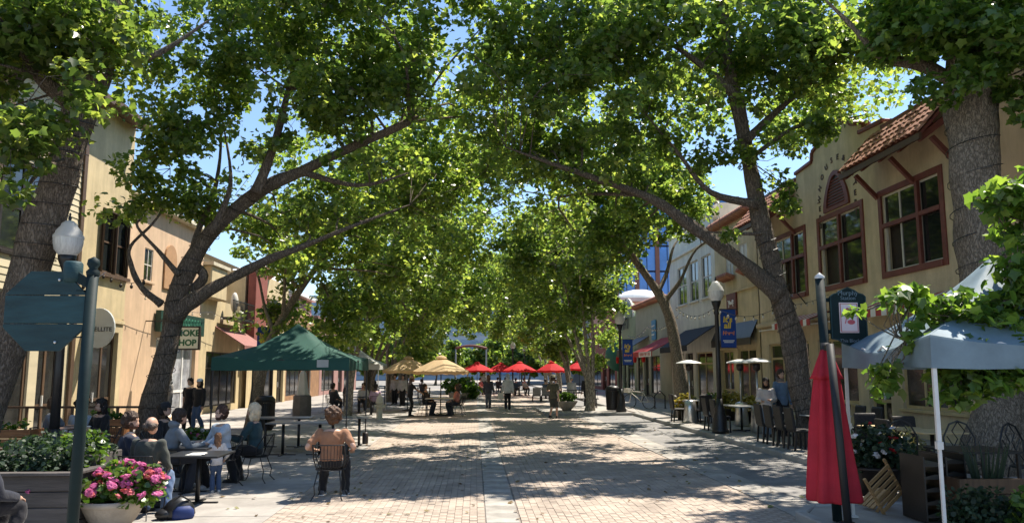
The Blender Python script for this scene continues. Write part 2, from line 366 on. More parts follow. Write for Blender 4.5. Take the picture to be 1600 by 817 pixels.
# ------------------------------------------------------------------ right: tan mission-style restaurant
XR, XLF = 12.0, -12.0
R = thing('restaurant_building', 'tan mission-style building with red tile roofs, arched lettering and maroon window frames', 'building', (0,0,0))
WZ0, WZ1 = 4.78, 7.05; wins = [(18.05,20.75),(21.95,24.7),(25.95,28.8)]
shop = [(17.5,20.3,.9,3.0),(20.9,22.1,SW,3.0),(22.7,25.3,.9,3.0),(26.0,29.6,.9,3.0)]
facade(R, XR, -1, 17.0, 30.4, 0, 9.0, [(a,b,WZ0,WZ1) for a,b in wins]+shop, M_stucco_tan)
block(R, XR, -1, 17.0, 30.4, 9.0, M_stucco_tan)
for i, (a, b) in enumerate(wins): window(R, XR, -1, a, b, WZ0, WZ1, (.35,.7) if i != 1 else (.5,), (.6,), M_offw, M_glass, .05, .08, sill=None, trim=M_maroon, tw=.17, open_=((2 if i == 0 else 1,0),))
for i, (a, b) in enumerate(wins):     # heavy maroon mullions in front of the sashes
    q = (.35, .7) if i != 1 else (.5,)
    w_ = MB()
    for v in q[:1]: w_.b2((XR-.06,a+(b-a)*v-.06,WZ0),(XR+.03,a+(b-a)*v+.06,WZ1))
    w_.b2((XR-.055,a,WZ0+.6*(WZ1-WZ0)-.06),(XR+.03,b,WZ0+.6*(WZ1-WZ0)+.06)); w_.build('mullion', M_maroon, R)
for s in shop:
    if s[2] < .5: door(R, XR, -1, *s, M_tanframe, M_glass2, 2)
    else: window(R, XR, -1, *s, (.33,.67), (.72,), M_tanframe, M_glass2, .09, .12, sill=M_tanframe, name='shop_window')
MB().b2((XR-.22,17.05,3.68),(XR+.02,30.35,3.86)).build('ledge', M_stucco_tan, R, bev=.03)
MB().b2((XR-.10,17.05,3.55),(XR-.02,30.35,3.60)).build('pipe', M_white, R)
# parapet with curved crown
PC = 23.4
def par_poly():
    left = [(3.0,8.9),(3.0,9.22),(1.62,9.3),(1.56,9.62),(1.2,9.72),(.95,9.95),(.6,10.02)]
    return [(PC+a, z) for a, z in left]+[(PC-a, z) for a, z in reversed(left)]
pp = par_poly()
MB().prism(pp, (.4,0,0), (XR-.002,0,0), (0,1,0), (0,0,1)).build('parapet', M_stucco_tan, R)
cap = MB()
for p, q in zip(pp[1:-1], pp[2:-1]): cap.bar((XR+.18,p[0],p[1]+.04),(XR+.18,q[0],q[1]+.04),.52,.13,up=(0,.3,1))
cap.build('parapet_cap', M_maroon, R, bev=.02)
# arched louvred vent
def bell(w_, h_, n=10):
    pts = [(-w_,0)]; pr = [(.98,.18),(.86,.42),(.66,.66),(.52,.78),(.38,.9),(.2,.97)]
    return [(-w_,0)]+[(-w_*a,h_*b) for a,b in pr]+[(0,h_)]+[(w_*a,h_*b) for a,b in reversed(pr)]+[(w_,0)]
VZ = 7.28
o1, o2 = bell(.86,1.3), bell(.62,1.02)
vt = MB(); i0 = vt._a([(XR-.07,PC+p[0],VZ+p[1]) for p in o1]+[(XR-.07,PC+p[0],VZ+.12+p[1]) for p in o2]+[(XR+.01,PC+p[0],VZ+p[1]) for p in o1]+[(XR+.05,PC+p[0],VZ+.12+p[1]) for p in o2]); n_ = len(o1)
for a in range(n_):
    b = (a+1) % n_; vt.F += [(i0+a,i0+b,i0+n_+b,i0+n_+a),(i0+a,i0+2*n_+a,i0+2*n_+b,i0+b),(i0+n_+a,i0+n_+b,i0+3*n_+b,i0+3*n_+a)]
vent = vt.build('vent', M_maroon, R)
MB().prism(o2, (.02,0,0), (XR-.012,PC,VZ+.12), (0,1,0), (0,0,1)).build('vent_back', M_dkbrown, vent)
for k in range(9):
    z = VZ+.18+k*.1
    hw = .02
    for (p, q) in zip(o2[:-1], o2[1:]):
        if p[0] < 0 and (p[1]+.12) <= z-VZ <= (q[1]+.12+1e-6): hw = abs(p[0]+(q[0]-p[0])*((z-VZ-.12)-p[1])/max(1e-6, q[1]-p[1])); break
    if hw > .05: MB().box((XR-.025,PC,z),(.04,2*hw,.045), Matrix.Rotation(.6,3,'Y')).build('louvre', M_maroon, vent)
s_ = 'BREWHOUSE&EATERY'
for i, ch in enumerate(s_):           # letters climb the arch from left, cross its crown, come down on the right
    u = i/(len(s_)-1); per = 4.6; t = u*per
    if t < .9: p = (1.2, 6.9+t, 0)
    elif t > per-.9: p = (-1.2, 6.9+(per-t), 0)
    else:
        th = (t-.9)/(per-1.8)*pi; p = (1.2*cos(th), 7.8+1.18*sin(th), th-pi/2)
    text(ch, .26, M_brown, R, (XR-.012, PC+p[0], p[1]), Matrix(((0,0,-1),(-1,0,0),(0,1,0))).to_euler() if p[2] == 0 else (Matrix(((0,0,-1),(-1,0,0),(0,1,0))) @ Matrix.Rotation(-.75*p[2],3,'Z')).to_euler(), ext=.012, bold=.006)
def tile_roof(ya, yb, parent):
    z0, z1, x0, x1 = 7.78, 8.98, XR-1.05, XR+.05
    rf = MB().prism([(x0,z0),(x1,z1),(x1,z1-.1),(x0,z0-.1)], (0,yb-ya,0), (0,ya,0), (1,0,0), (0,0,1)).build('roof', M_maroon, parent)
    L_ = sqrt((x1-x0)**2+(z1-z0)**2); an = atan2(z1-z0, x1-x0); rows = 5; cw = .23; n = int((yb-ya)/cw); b = MB()
    tl = L_/rows+.06; m_ = 7
    for r_ in (0,1):
        rr = .115 if r_ == 0 else .095; i0 = b._a([(-tl/2 if r_ == 0 else tl/2, rr*cos(pi*a/(m_-1)), rr*.75*sin(pi*a/(m_-1))) for a in range(m_)])
    for a in range(m_-1): b.F.append((a, a+1, m_+a+1, m_+a))
    me = b.mesh('roof_tile', True); me.materials.append(M_tile); rr = random.Random(5)
    for i in range(n):
        for j in range(rows):
            t = (j+.5)/rows; o = link('roof_tile', me, None, rf, 0, (x0+(x1-x0)*t-.03*cos(an), ya+(i+.5)*(yb-ya)/n+rr.uniform(-.012,.012), z0+(z1-z0)*t+.035+rr.uniform(-.008,.01)))
            o.rotation_euler = (0, -an+.06+rr.uniform(-.02,.02), rr.uniform(-.05,.05))
    MB().b2((x0-.03,ya-.02,z0-.16),(x0+.04,yb+.02,z0+.0)).build('fascia', M_brown, parent)
    k = int((yb-ya)/1.0)
    for i in range(k+1):
        y = ya+.15+i*(yb-ya-.3)/k; MB().bar((x0+.06,y,z0-.12),(XR,y,z0+.62),.12,.16).build('rafter', M_maroon, parent)
        if i % 2 == 0: MB().bar((XR+.0,y,z0-.75),(x0+.4,y,z0-.05),.11,.11).build('bracket', M_maroon, parent)
tile_roof(17.1, 21.1, R); tile_roof(26.5, 30.3, R)
MB().b2((XR-.06,17.0,8.98),(XR+.4,20.5,9.12)).build('coping', M_maroon, R); MB().b2((XR-.06,26.4,8.98),(XR+.4,30.4,9.12)).build('coping', M_maroon, R)
M_stripe = mat('red_stripe', (.42,.07,.06), .8, .1, 5, .1)
awning(R, XR, -1, 24.2, 27.4, 3.95, .75, .28, M_white, stripes=M_stripe); awning(R, XR, -1, 17.6, 21.5, 3.95, .75, .28, M_white, stripes=M_stripe)
gl = MB(); gl.tube([(XR,26,4.3),(XR-.35,26,4.75),(XR-.55,26,4.7),(XR-.6,26,4.5)], .02, 6); gl.lathe([(.04,4.5),(.06,4.44),(.16,4.3)], 12, (XR-.6,26,0)); gl.build('wall_lamp', M_black, R)

# beige building nearer the camera on the right
B0 = thing('beige_building', 'tall plain beige stucco wall at the right edge beside the tan restaurant', 'building')
facade(B0, XR-.12, -1, 5.0, 16.9, 0, 11.5, [(6,8.6,.6,3),(9.3,12.2,.6,3),(12.8,15.8,.6,3),(6.5,8.5,5,7),(12.2,14,5,7)], M_stucco_peach); block(B0, XR-.12, -1, 5.0, 16.9, 11.5, M_stucco_peach)
for s in ((6,8.6,.6,3),(9.3,12.2,.6,3),(12.8,15.8,.6,3)): window(B0, XR-.12, -1, *s, (.5,), (.7,), M_tanframe, M_glass2, .09, .12, name='shop_window')
for s in ((6.5,8.5,5,7),(12.2,14,5,7)): window(B0, XR-.12, -1, *s, (.5,), (.5,), M_offw, M_glass, sill=M_offw)
MB().tube([(XR-.2,16.2,.1),(XR-.2,16.2,11.3)], .05, 8).build('drainpipe', M_brown, B0)

# cream building with brick-red sign, then the whiter one with tall windows
C1 = thing('cream_building', 'cream building with small tile ledges and a maroon square sign', 'building')
facade(C1, XR, -1, 30.5, 36.0, 0, 8.9, [(31.0,33.2,.5,2.9),(33.8,35.6,SW,2.9),(31.6,32.6,6.3,7.6),(33.4,34.4,6.3,7.6)], M_stucco_yel); block(C1, XR, -1, 30.5, 36.0, 8.9, M_stucco_yel)
window(C1, XR, -1, 31.0,33.2,.5,2.9,(.5,),(.75,),M_tanframe,M_glass2,.09,.12,name='shop_window'); door(C1, XR, -1, 33.8,35.6,SW,2.9,M_tanframe,M_glass2)
for a in (31.6,33.4): window(C1, XR, -1, a,a+1.0,6.3,7.6,(.5,),(.5,),M_offw,M_offw,.05,.06)
def tile_ledge(parent, ya, yb, z, n):
    st = (yb-ya)/n
    for i in range(n): MB().lathe([(.13,0),(.11,.42)], 10, cap=True).build('roof_tile', M_tile, parent, True, loc=(XR-.06, ya+(i+.5)*st, z)).rotation_euler = (0, rad(-68), 0)
tile_ledge(C1, 30.7, 35.9, 8.86, 20); tile_ledge(C1, 31.0, 31.9, 6.15+.05, 4); tile_ledge(C1, 33.1, 34.6, 6.2, 6)
MB().b2((XR-.1,30.5,5.5),(XR+.02,36,5.58)).build('ledge', M_stucco_yel, C1)
aw = awning(C1, XR, -1, 30.7, 35.9, 4.1, .35, .75, M_dkbrown, val=.3)
sg = thing('maroon_sign', 'square maroon wall sign with white figure on the cream building', 'sign', (XR-.06,33.6,4.98))
MB().box((0,0,0),(.08,1.25,1.05)).build('sign_board', M_maroon, sg, bev=.01)
M_signw = mat('sign_white', (.75,.73,.68), .6, 0, 5, 0); M_signy = mat('sign_gold', (.75,.5,.08), .6, 0, 5, 0)
fg = MB(); fg.ell((-.05,.2,.12),(.012,.12,.09)); fg.ell((-.05,-.02,.05),(.012,.2,.06)); fg.ell((-.05,-.25,.14),(.012,.14,.07)); fg.bar((-.05,.2,.1),(-.05,.28,-.12),.02,.05); fg.bar((-.05,-.2,.1),(-.05,-.3,-.1),.02,.05); fg.bar((-.05,.4,.2),(-.05,-.4,.02),.02,.03); fg.build('emblem', M_signw, sg)
MB().box((-.045,0,-.34),(.012,.75,.12)).build('emblem_strip', M_signy, sg)
C2 = thing('pale_building', 'pale cream two-storey building with three tall upper windows and dark awning', 'building')
W2 = [(36.6,38.2),(38.8,40.4),(41.0,42.8)]
facade(C2, XR, -1, 36.0, 44.6, 0, 10.4, [(a,b,5.7,7.9) for a,b in W2]+[(36.8,39.6,.5,2.9),(40.2,41.6,SW,2.9),(42,44.2,.5,2.9)], M_stucco_white); block(C2, XR, -1, 36.0, 44.6, 10.4, M_stucco_white)
for a, b in W2: window(C2, XR, -1, a,b,5.7,7.9,(.5,),(.5,),M_offw,M_glass,.07,.1,sill=M_stucco_white)
window(C2, XR, -1, 36.8,39.6,.5,2.9,(.5,),(.75,),M_tanframe,M_glass2,.08,.12,name='shop_window'); door(C2, XR, -1, 40.2,41.6,SW,2.9,M_dkbrown,M_glass2); window(C2, XR, -1, 42,44.2,.5,2.9,(.5,),(.75,),M_dkbrown,M_glass2,.08,.12,name='shop_window')
for z in (8.5, 9.9): MB().b2((XR-.14,35.95,z),(XR+.02,44.65,z+.16)).build('cornice', M_stucco_white, C2, bev=.03)
M_navy = mat('navy_canvas', (.008,.009,.015), .8, .15, 3, .1); M_redaw = mat('red_canvas', (.52,.07,.06), .75, .12, 3, .1, trans=((.6,.06,.04),.3))
awning(C2, XR, -1, 36.2, 41.5, 4.2, 1.5, 1.0, M_navy, val=.3)
r1 = awning(C2, XR, -1, 41.8, 47.0, 4.0, 1.9, .95, M_redaw, val=.3)
MB().b2((XR-1.93,41.9,2.74),(XR-1.91,45,3.03)).build('sign_strip', M_white, r1)
strokes(r1, M_redaw, (XR-1.935,42.1,2.89), (0,1,0), 2.7, .2, 9)
C3 = thing('olive_building', 'low olive-grey building with a row of clay tiles along its top', 'building')
facade(C3, XR, -1, 44.7, 54.5, 0, 6.6, [(47.5,50,.4,2.9),(50.6,52,SW,2.9),(52.4,54,.4,2.9)], M_graygreen); block(C3, XR, -1, 44.7, 54.5, 6.6, M_graygreen)
window(C3, XR, -1, 47.5,50,.4,2.9,(.5,),(.7,),M_dkbrown,M_glass2,name='shop_window'); door(C3, XR, -1, 50.6,52,SW,2.9,M_dkbrown,M_glass2); window(C3, XR, -1, 52.4,54,.4,2.9,(.5,),(.7,),M_dkbrown,M_glass2,name='shop_window')
tile_ledge(C3, 44.8, 54.4, 6.45, 26)
awning(C3, XR, -1, 50.3, 54.3, 4.3, 1.5, .9, M_dkbrown, val=.5)
bs = thing('blue_hanging_sign', 'small blue lettered sign leaning on the olive-grey wall', 'sign', (XR-.08,48.6,4.6)); MB().box((0,0,0),(.06,1.1,1.3)).build('sign_board', mat('sky_blue_sign',(.08,.25,.42),.5,.1,3,0), bs, bev=.01); MB().bar((-.05,-.4,.3),(-.05,.4,.25),.02,.08).bar((-.05,-.4,0),(-.05,.3,-.05),.02,.08).bar((-.05,-.3,-.3),(-.05,.4,-.3),.02,.08).build('emblem', M_signw, bs)
C4 = thing('green_building', 'sage green shop with an arched parapet beyond the olive building', 'building')
facade(C4, XR, -1, 54.6, 62.0, 0, 6.0, [(55.2,57.6,.4,2.9),(58.2,59.4,SW,2.9),(59.8,61.6,.4,2.9)], M_greenwall); block(C4, XR, -1, 54.6, 62, 6, M_greenwall)
window(C4, XR, -1, 55.2,57.6,.4,2.9,(.5,),(.7,),M_dkbrown,M_glass2,name='shop_window'); door(C4, XR, -1, 58.2,59.4,SW,2.9,M_dkbrown,M_glass2); window(C4, XR, -1, 59.8,61.6,.4,2.9,(.5,),(.7,),M_dkbrown,M_glass2,name='shop_window')
ar = [(2.2*cos(pi*k/14), 1.35*sin(pi*k/14)) for k in range(15)]
MB().prism(ar, (.5,0,0), (XR-.05,58.0,5.95), (0,1,0), (0,0,1)).build('arched_parapet', M_greenwall, C4)
ac = MB(); [ac.bar((XR+.1,58+p[0]*1.04,5.97+p[1]*1.04),(XR+.1,58+q[0]*1.04,5.97+q[1]*1.04),.5,.12,up=(1,0,0)) for p,q in zip(ar[:-1],ar[1:])]; ac.build('arch_trim', M_stucco_white, C4)
MB().b2((XR-.1,60.4,5.9),(XR+.6,62,7.6)).build('corner_tower', M_greenwall, C4); MB().b2((XR-.2,60.3,7.6),(XR+.7,62.1,7.75)).build('tower_cap', M_stucco_yel, C4)
M_greenaw = mat('green_canvas', (.03,.16,.10), .75, .15, 3, .1)
dm = MB(); dm.ell((XR-.05,60.9,3.1),(1.15,1.3,1.25),16,10); dome = dm.build('dome_awning', M_greenaw, C4, True)
strokes(C4, M_navy, (XR-.1,56.6,5.6), (0,1,0), 2.8, .9, 6)
C5 = thing('brick_corner_building', 'rust red corner shop at the far end of the right row', 'building')
facade(C5, XR, -1, 62.1, 76, 0, 6.5, [(63,66,.4,2.9),(67,69,SW,2.9),(70,75,.4,2.9),(64,66,4,5.6),(69,71,4,5.6)], M_redwall); block(C5, XR, -1, 62.1, 76, 6.5, M_redwall)
for s in ((63,66,.4,2.9),(70,75,.4,2.9)): window(C5, XR, -1, *s, (.5,), (.7,), M_dkbrown, M_glass2, name='shop_window')
door(C5, XR, -1, 67,69,SW,2.9,M_dkbrown,M_glass2)
for s in ((64,66,4,5.6),(69,71,4,5.6)): window(C5, XR, -1, *s, (.5,), (.5,), M_offw, M_glass)
# glass office tower beyond the right row
M_bluegl = mat('blue_glass', (.05,.19,.55), .08, .35, .25, .02, 1, spec=.9); M_rust = mat('rust_column', (.20,.085,.06), .6, .15, 2, .1)
G1 = thing('glass_office', 'tall office building with blue glass bays and rust brown columns', 'building')
gx0, gx1, gy = 14.0, 44.0, 104.0
MB().b2((gx0,gy+.5,0),(gx1,gy+25,27)).build('core_wall', M_greywall, G1)
MB().b2((gx0-.3,gy-.3,9.6),(gx1,gy+.4,12.4)).build('spandrel', M_stucco_white, G1)
for k in range(4):
    z = 12.4+k*3.7
    for i in range(10):
        x = gx0+i*3.0; MB().b2((x+.55,gy+.05,z+.1),(x+2.95,gy+.3,z+3.55)).build('pane', M_bluegl, G1); MB().b2((x-.05,gy-.2,z),(x+.55,gy+.35,z+3.7)).build('column', M_rust, G1)
        MB().b2((x+1.7,gy-.02,z+.1),(x+1.78,gy+.2,z+3.55)).build('mullion', M_navy, G1)
    MB().b2((gx0,gy+.0,z-.06),(gx1,gy+.34,z+.1)).build('floor_band', M_navy, G1)
D1 = thing('white_canopy_pavilion', 'white domed canopy roof seen above the far right shops', 'canopy', (18.6,80,0))
MB().b2((-5,-2,0),(5,6,9.2)).build('wall', mat('salmon_brick',(.45,.24,.17),.85,.2,4,.2), D1); MB().b2((-5.5,-3,9.2),(5.5,7,9.6)).build('eave', M_stucco_white, D1)
MB().ell((-.5,0,9.5),(2.7,2.5,1.25),24,10).build('dome', M_white, D1, True)

# ------------------------------------------------------------------ left row
Lc = 1
L1 = thing('clapboard_building', 'yellow-beige clapboard building with dark shopfront at the left edge', 'building')
facade(L1, XLF, 1, 9, 22.6, 0, 10.2, [(18.9,20.8,5.0,7.4),(12,14,5,7.4),(10,13.5,.5,3.3),(14,17.5,.5,3.3),(18.0,20.6,.4,3.4),(21,22.2,0,3.0)], M_siding); block(L1, XLF, 1, 9, 22.6, 10.2, M_siding)
for s in ((18.9,20.8,5.0,7.4),(12,14,5,7.4)): window(L1, XLF, 1, *s, (.5,), (.5,), M_dkbrown, M_glass, .09, .08, trim=M_dkbrown, tw=.1)
for s in ((10,13.5,.5,3.3),(14,17.5,.5,3.3),(18.0,20.6,.4,3.4)): window(L1, XLF, 1, *s, (.33,.67), (.8,), M_brown, M_glass2, .12, .1, name='shop_window')
door(L1, XLF, 1, 21,22.2,0,3.0,M_brown,M_glass2)
for k in range(32):                                 # clapboards, split around the upper windows
    z = 4.0+k*.19
    segs = [(9,22.55)]
    if 4.75 < z < 7.55: segs = [(9,11.85),(14.15,18.75),(20.95,22.55)]
    for a, b in segs: MB().prism([(0,0),(.03,0),(.008,.2),(0,.2)], (0,b-a,0), (XLF+.002,a,z), (1,0,0), (0,0,1)).build('clapboard', M_siding, L1)
MB().b2((XLF,22.5,0),(XLF+.09,22.68,10.0)).build('corner_board', M_brown, L1); MB().b2((XLF-.1,9,3.55),(XLF+.22,22.4,3.9)).build('fascia', M_dkbrown, L1); MB().b2((XLF-.2,9,10.15),(XLF+.75,22.7,10.35)).build('eave', M_brown, L1)
L2 = thing('stucco_building', 'yellow stucco building with brown shuttered windows beside the clapboard house', 'building')
facade(L2, XLF, 1, 22.7, 25.8, 0, 10.5, [(24.0,24.75,5.1,7.1),(24.95,25.7,5.1,7.1),(23.2,25.5,0,3.2)], M_stucco_yel); block(L2, XLF, 1, 22.7, 25.8, 10.5, M_stucco_yel)
for a in (24.0,24.95): window(L2, XLF, 1, a,a+.75,5.1,7.1,(),(.5,),M_brown,M_glass,.06,.06,trim=M_brown,tw=.07)
for a in (23.9,24.75,25.62): MB().box((XLF+.06,a+.04,6.1),(.05,.34,2.0), Matrix.Rotation(.5,3,'Z')).build('shutter', M_brown, L2)
MB().b2((XLF+.0,23.7,4.95),(XLF+.14,25.8,5.06)).build('sill', M_brown, L2)
door(L2, XLF, 1, 23.2,25.5,0,3.2,M_brown,M_glass2,3)
MB().prism([(XLF+.7,10.45),(XLF-3,11.3),(XLF-3,11.1),(XLF+.7,10.25)], (0,3.1,0), (0,22.7,0), (1,0,0), (0,0,1)).build('roof', M_brown, L2)
MB().b2((XLF,22.7,3.5),(XLF+.05,25.8,3.6)).build('ledge', M_stucco_yel, L2)
L3 = thing('peach_building', 'smooth peach stucco building with smoke shop entrance', 'building')
facade(L3, XLF-.05, 1, 25.9, 33.0, 0, 8.0, [(31.0,31.9,5.1,6.6),(28.6,32.6,.1,3.2),(27.2,27.9,5.2,6.4)], M_stucco_peach); block(L3, XLF-.05, 1, 25.9, 33, 8.0, M_stucco_peach)
window(L3, XLF-.05, 1, 31.0,31.9,5.1,6.6,(.5,),(.25,.5,.75),M_offw,M_glass,.04,.06,sill=M_stucco_peach); window(L3, XLF-.05, 1, 27.2,27.9,5.2,6.4,(.5,),(.5,),M_offw,M_glass,.04,.06,sill=M_stucco_peach)
door(L3, XLF-.05, 1, 28.6,32.6,.1,3.2,M_white,mat('bright_shop_glass',(.35,.36,.38),.1,.6,1.5,.03,2,spec=.7),4)
arn = [(.55*cos(pi*k/10), .55*sin(pi*k/10)) for k in range(11)]+[(-.55,-1.2),(.55,-1.2)]
MB().prism(arn, (.06,0,0), (XLF-.04,29.4,6.3), (0,1,0), (0,0,1)).build('arched_niche', mat('niche_shade',(.42,.24,.12),.8,.1,3,.1), L3)
MB().b2((XLF-.3,25.9,7.95),(XLF+.25,33,8.15)).build('cornice', M_stucco_cream, L3, bev=.04)
MB().b2((XLF,28.3,3.4),(XLF+.2,32.8,4.2)).build('sign_band', mat('dark_green_sign',(.015,.05,.035),.5,.1,3,0), L3); strokes(L3, mat('mid_green_paint',(.05,.2,.13),.5,0,3,0), (XLF+.21,28.6,3.8), (0,1,0), 3.9, .5, 12)
ss = thing('smoke_shop_sign', 'white hanging SMOKE SHOP sign with green letters', 'sign', A(291,528,27.6))
MB().box((0,0,0),(.92,.12,.78)).build('sign_board', mat('sign_cream',(.72,.74,.62),.5,.06,3,0), ss, bev=.01)
fr = MB(); [fr.box(p, d) for p, d in (((0,0,.41),(1.0,.16,.05)),((0,0,-.41),(1.0,.16,.05)),((.48,0,0),(.05,.16,.78)),((-.48,0,0),(.05,.16,.78)))]; fr.build('sign_frame', M_dkbrown, ss)
M_grn = mat('sign_green', (.02,.12,.05), .5, 0, 3, 0)
for s_, z in (('SMOKE',.17),('SHOP',-.18)): text(s_, .31, M_grn, ss, (0,-.065,z), (pi/2,0,0), bold=.012)
br_ = MB(); br_.bar((-.3,0,.43),(-.5,0,.62),.03); br_.bar((-.5,0,.62),(-3.2,0,.62),.04); br_.build('bracket', M_black, ss)
vs_ = thing('oval_wall_sign', 'grey oval satellite shop sign above the brown doors', 'sign', A(153,512,23.4))
ov = [(.5*cos(2*pi*k/24), .62*sin(2*pi*k/24)) for k in range(24)]
MB().prism(ov, (0,.08,0), (0,0,0), (1,0,0), (0,0,1)).build('sign_board', mat('sign_grey',(.5,.52,.5),.5,.08,3,0), vs_, bev=.01); text('SATELLITE', .19, M_dkbrown, vs_, (0,-.012,-.05), (pi/2,0,0)); MB().bar((-.4,.04,.5),(-1.0,.04,.9),.03).build('bracket', M_black, vs_)
L4 = thing('cream_low_building', 'low yellow-cream shop with red awning and ornate iron balcony', 'building')
facade(L4, XLF-.1, 1, 33.1, 39.0, 0, 5.2, [(34,38.4,.3,2.8)], M_stucco_yel); block(L4, XLF-.1, 1, 33.1, 39, 5.2, M_stucco_yel)
window(L4, XLF-.1, 1, 34,38.4,.3,2.8,(.25,.5,.75),(.7,),M_dkbrown,M_glass2,name='shop_window'); awning(L4, XLF-.1, 1, 35.0, 38.8, 4.0, 1.4, .9, mat('rust_canvas',(.27,.12,.10),.8,.12,3,.1), val=.25)
MB().b2((XLF-.3,33.1,5.15),(XLF+.3,35.2,6.6)).build('parapet_block', M_stucco_yel, L4, bev=.05); MB().b2((XLF-.4,33.0,6.6),(XLF+.4,35.3,6.75)).build('parapet_cap', M_stucco_cream, L4)
bal = MB(); bal.b2((XLF+.02,35.3,4.35),(XLF+.6,38.6,4.45)); [bal.bar((XLF+.58,35.35+i*.2,4.45),(XLF+.58,35.35+i*.2,5.25),.025) for i in range(17)]; bal.bar((XLF+.58,35.3,5.25),(XLF+.58,38.6,5.25),.04); bal.build('balcony', M_black, L4)
MB().ell((XLF+.35,36.2,5.2),(.18,.22,.5),12,8).build('statue', M_offw, L4, True)
L5 = thing('red_building', 'tan shop with narrow brick red tower and clay tile cap behind the far lamp', 'building')
facade(L5, XLF+.2, 1, 39.1, 47, 0, 7.2, [(40,44,.3,2.8),(45,46.5,0,2.8),(41.5,43,4.4,6)], M_stucco_yel); block(L5, XLF+.2, 1, 39.1, 47, 7.2, M_stucco_yel); MB().b2((XLF+.1,39.1,3.0),(XLF+.5,41.2,7.35)).build('red_tower', M_redwall, L5)
window(L5, XLF+.2, 1, 40,44,.3,2.8,(.33,.67),(.7,),M_dkbrown,M_glass2,name='shop_window'); door(L5, XLF+.2, 1, 45,46.5,0,2.8,M_dkbrown,M_glass2); window(L5, XLF+.2, 1, 41.5,43,4.4,6,(.5,),(.5,),M_stucco_yel,M_glass,trim=M_stucco_yel)
for i in range(10): MB().lathe([(.17,0),(.14,.6)], 10).build('roof_tile', M_tile, L5, True, loc=(XLF+.1,39.3+i*.36,7.2)).rotation_euler = (0,rad(60),0)
L6 = thing('mauve_building', 'mauve building with white domed canopy roof behind the red shop', 'building', (-21,47,0))
MB().b2((-8,0,0),(7.6,14,7.5)).build('wall', M_mauve, L6); MB().b2((-8.4,-.4,7.5),(8,14.4,7.75)).build('eave', M_white, L6); MB().ell((5.2,5,7.7),(3.0,4,1.3),24,10).build('dome', M_white, L6, True)
for i in range(3): window(L6, 7.62, 1, 1.2+i*4, 3.6+i*4, 3.2, 5.4, (.5,), (.5,), M_offw, M_glass, .1, -.02)
L7 = thing('grey_gable_building', 'grey gabled building rising behind the cream row', 'building', (-22,36,0))
MB().b2((-6,0,0),(7,10,8.2)).build('wall', M_greywall, L7); MB().prism([(-6.5,8.2),(7.5,8.2),(.5,11)], (0,10.6,0), (0,-.3,0), (1,0,0), (0,0,1)).build('roof', mat('slate_roof',(.14,.14,.15),.8,.2,4,.2), L7)
window(L7, 7.01, 1, 3,4.2,5.6,7.2,(.5,),(.5,),M_white,M_glass,.08,-.02)
L8 = thing('orange_shop', 'tall orange-brown timber shop far up the left side', 'building')
facade(L8, XLF, 1, 47.1, 58, 0, 5.6, [(48,52,.3,2.8),(53,55,0,2.8),(49,50.6,3.6,5),(52,53.6,3.6,5)], mat('orange_timber',(.34,.19,.10),.7,.25,2,.2)); block(L8, XLF, 1, 47.1, 58, 5.6, M_brown)
window(L8, XLF, 1, 48,52,.3,2.8,(.33,.67),(.7,),M_dkbrown,M_glass2,name='shop_window'); door(L8, XLF, 1, 53,55,0,2.8,M_dkbrown,M_glass2)
for a in (49,52): window(L8, XLF, 1, a,a+1.6,3.6,5,(.5,),(.5,),M_offw,M_glass)
L9 = thing('brown_end_shop', 'plain brown shop at the far end of the left row', 'building')
facade(L9, XLF, 1, 58.1, 76, 0, 6.2, [(59,64,.3,2.8),(66,68,0,2.8),(69,74,.3,2.8)], M_mauve); block(L9, XLF, 1, 58.1, 76, 6.2, M_mauve)
for s in ((59,64,.3,2.8),(69,74,.3,2.8)): window(L9, XLF, 1, *s, (.33,.67), (.7,), M_dkbrown, M_glass2, name='shop_window')
door(L9, XLF, 1, 66,68,0,2.8,M_dkbrown,M_glass2)
# blue building closing the street
G2 = thing('blue_office', 'pale blue glazed office building closing the far end of the street', 'building', (0,150,0))
MB().b2((-45,.5,0),(30,20,17)).build('core_wall', mat('pale_blue_wall',(.36,.45,.54),.5,.1,.3,.05), G2)
M_paleblue = mat('pale_blue_glass', (.12,.22,.36), .1, .3, .3, .02, 1, spec=.8)
for k in range(4):
    for i in range(18):
        if (i+k) % 7 == 3: continue
        MB().b2((-44+i*4.1,.2,1+k*4),(-44+i*4.1+3.6,.45,3.9+k*4)).build('pane', M_paleblue, G2)
AR = thing('entry_arch', 'brown arched sign beam spanning the far end of the street', 'arch', (0,96,0))
am = MB(); am.tube([(-2.5+i*.37, 0, 4.75+.35*sin(pi*i/11)) for i in range(12)], .16, 8); am.build('beam', M_maroon, AR, True)
for x in (-2.45,1.5): MB().tube([(x,0,0),(x,0,4.8)], .1, 8).build('post', M_greywall, AR)
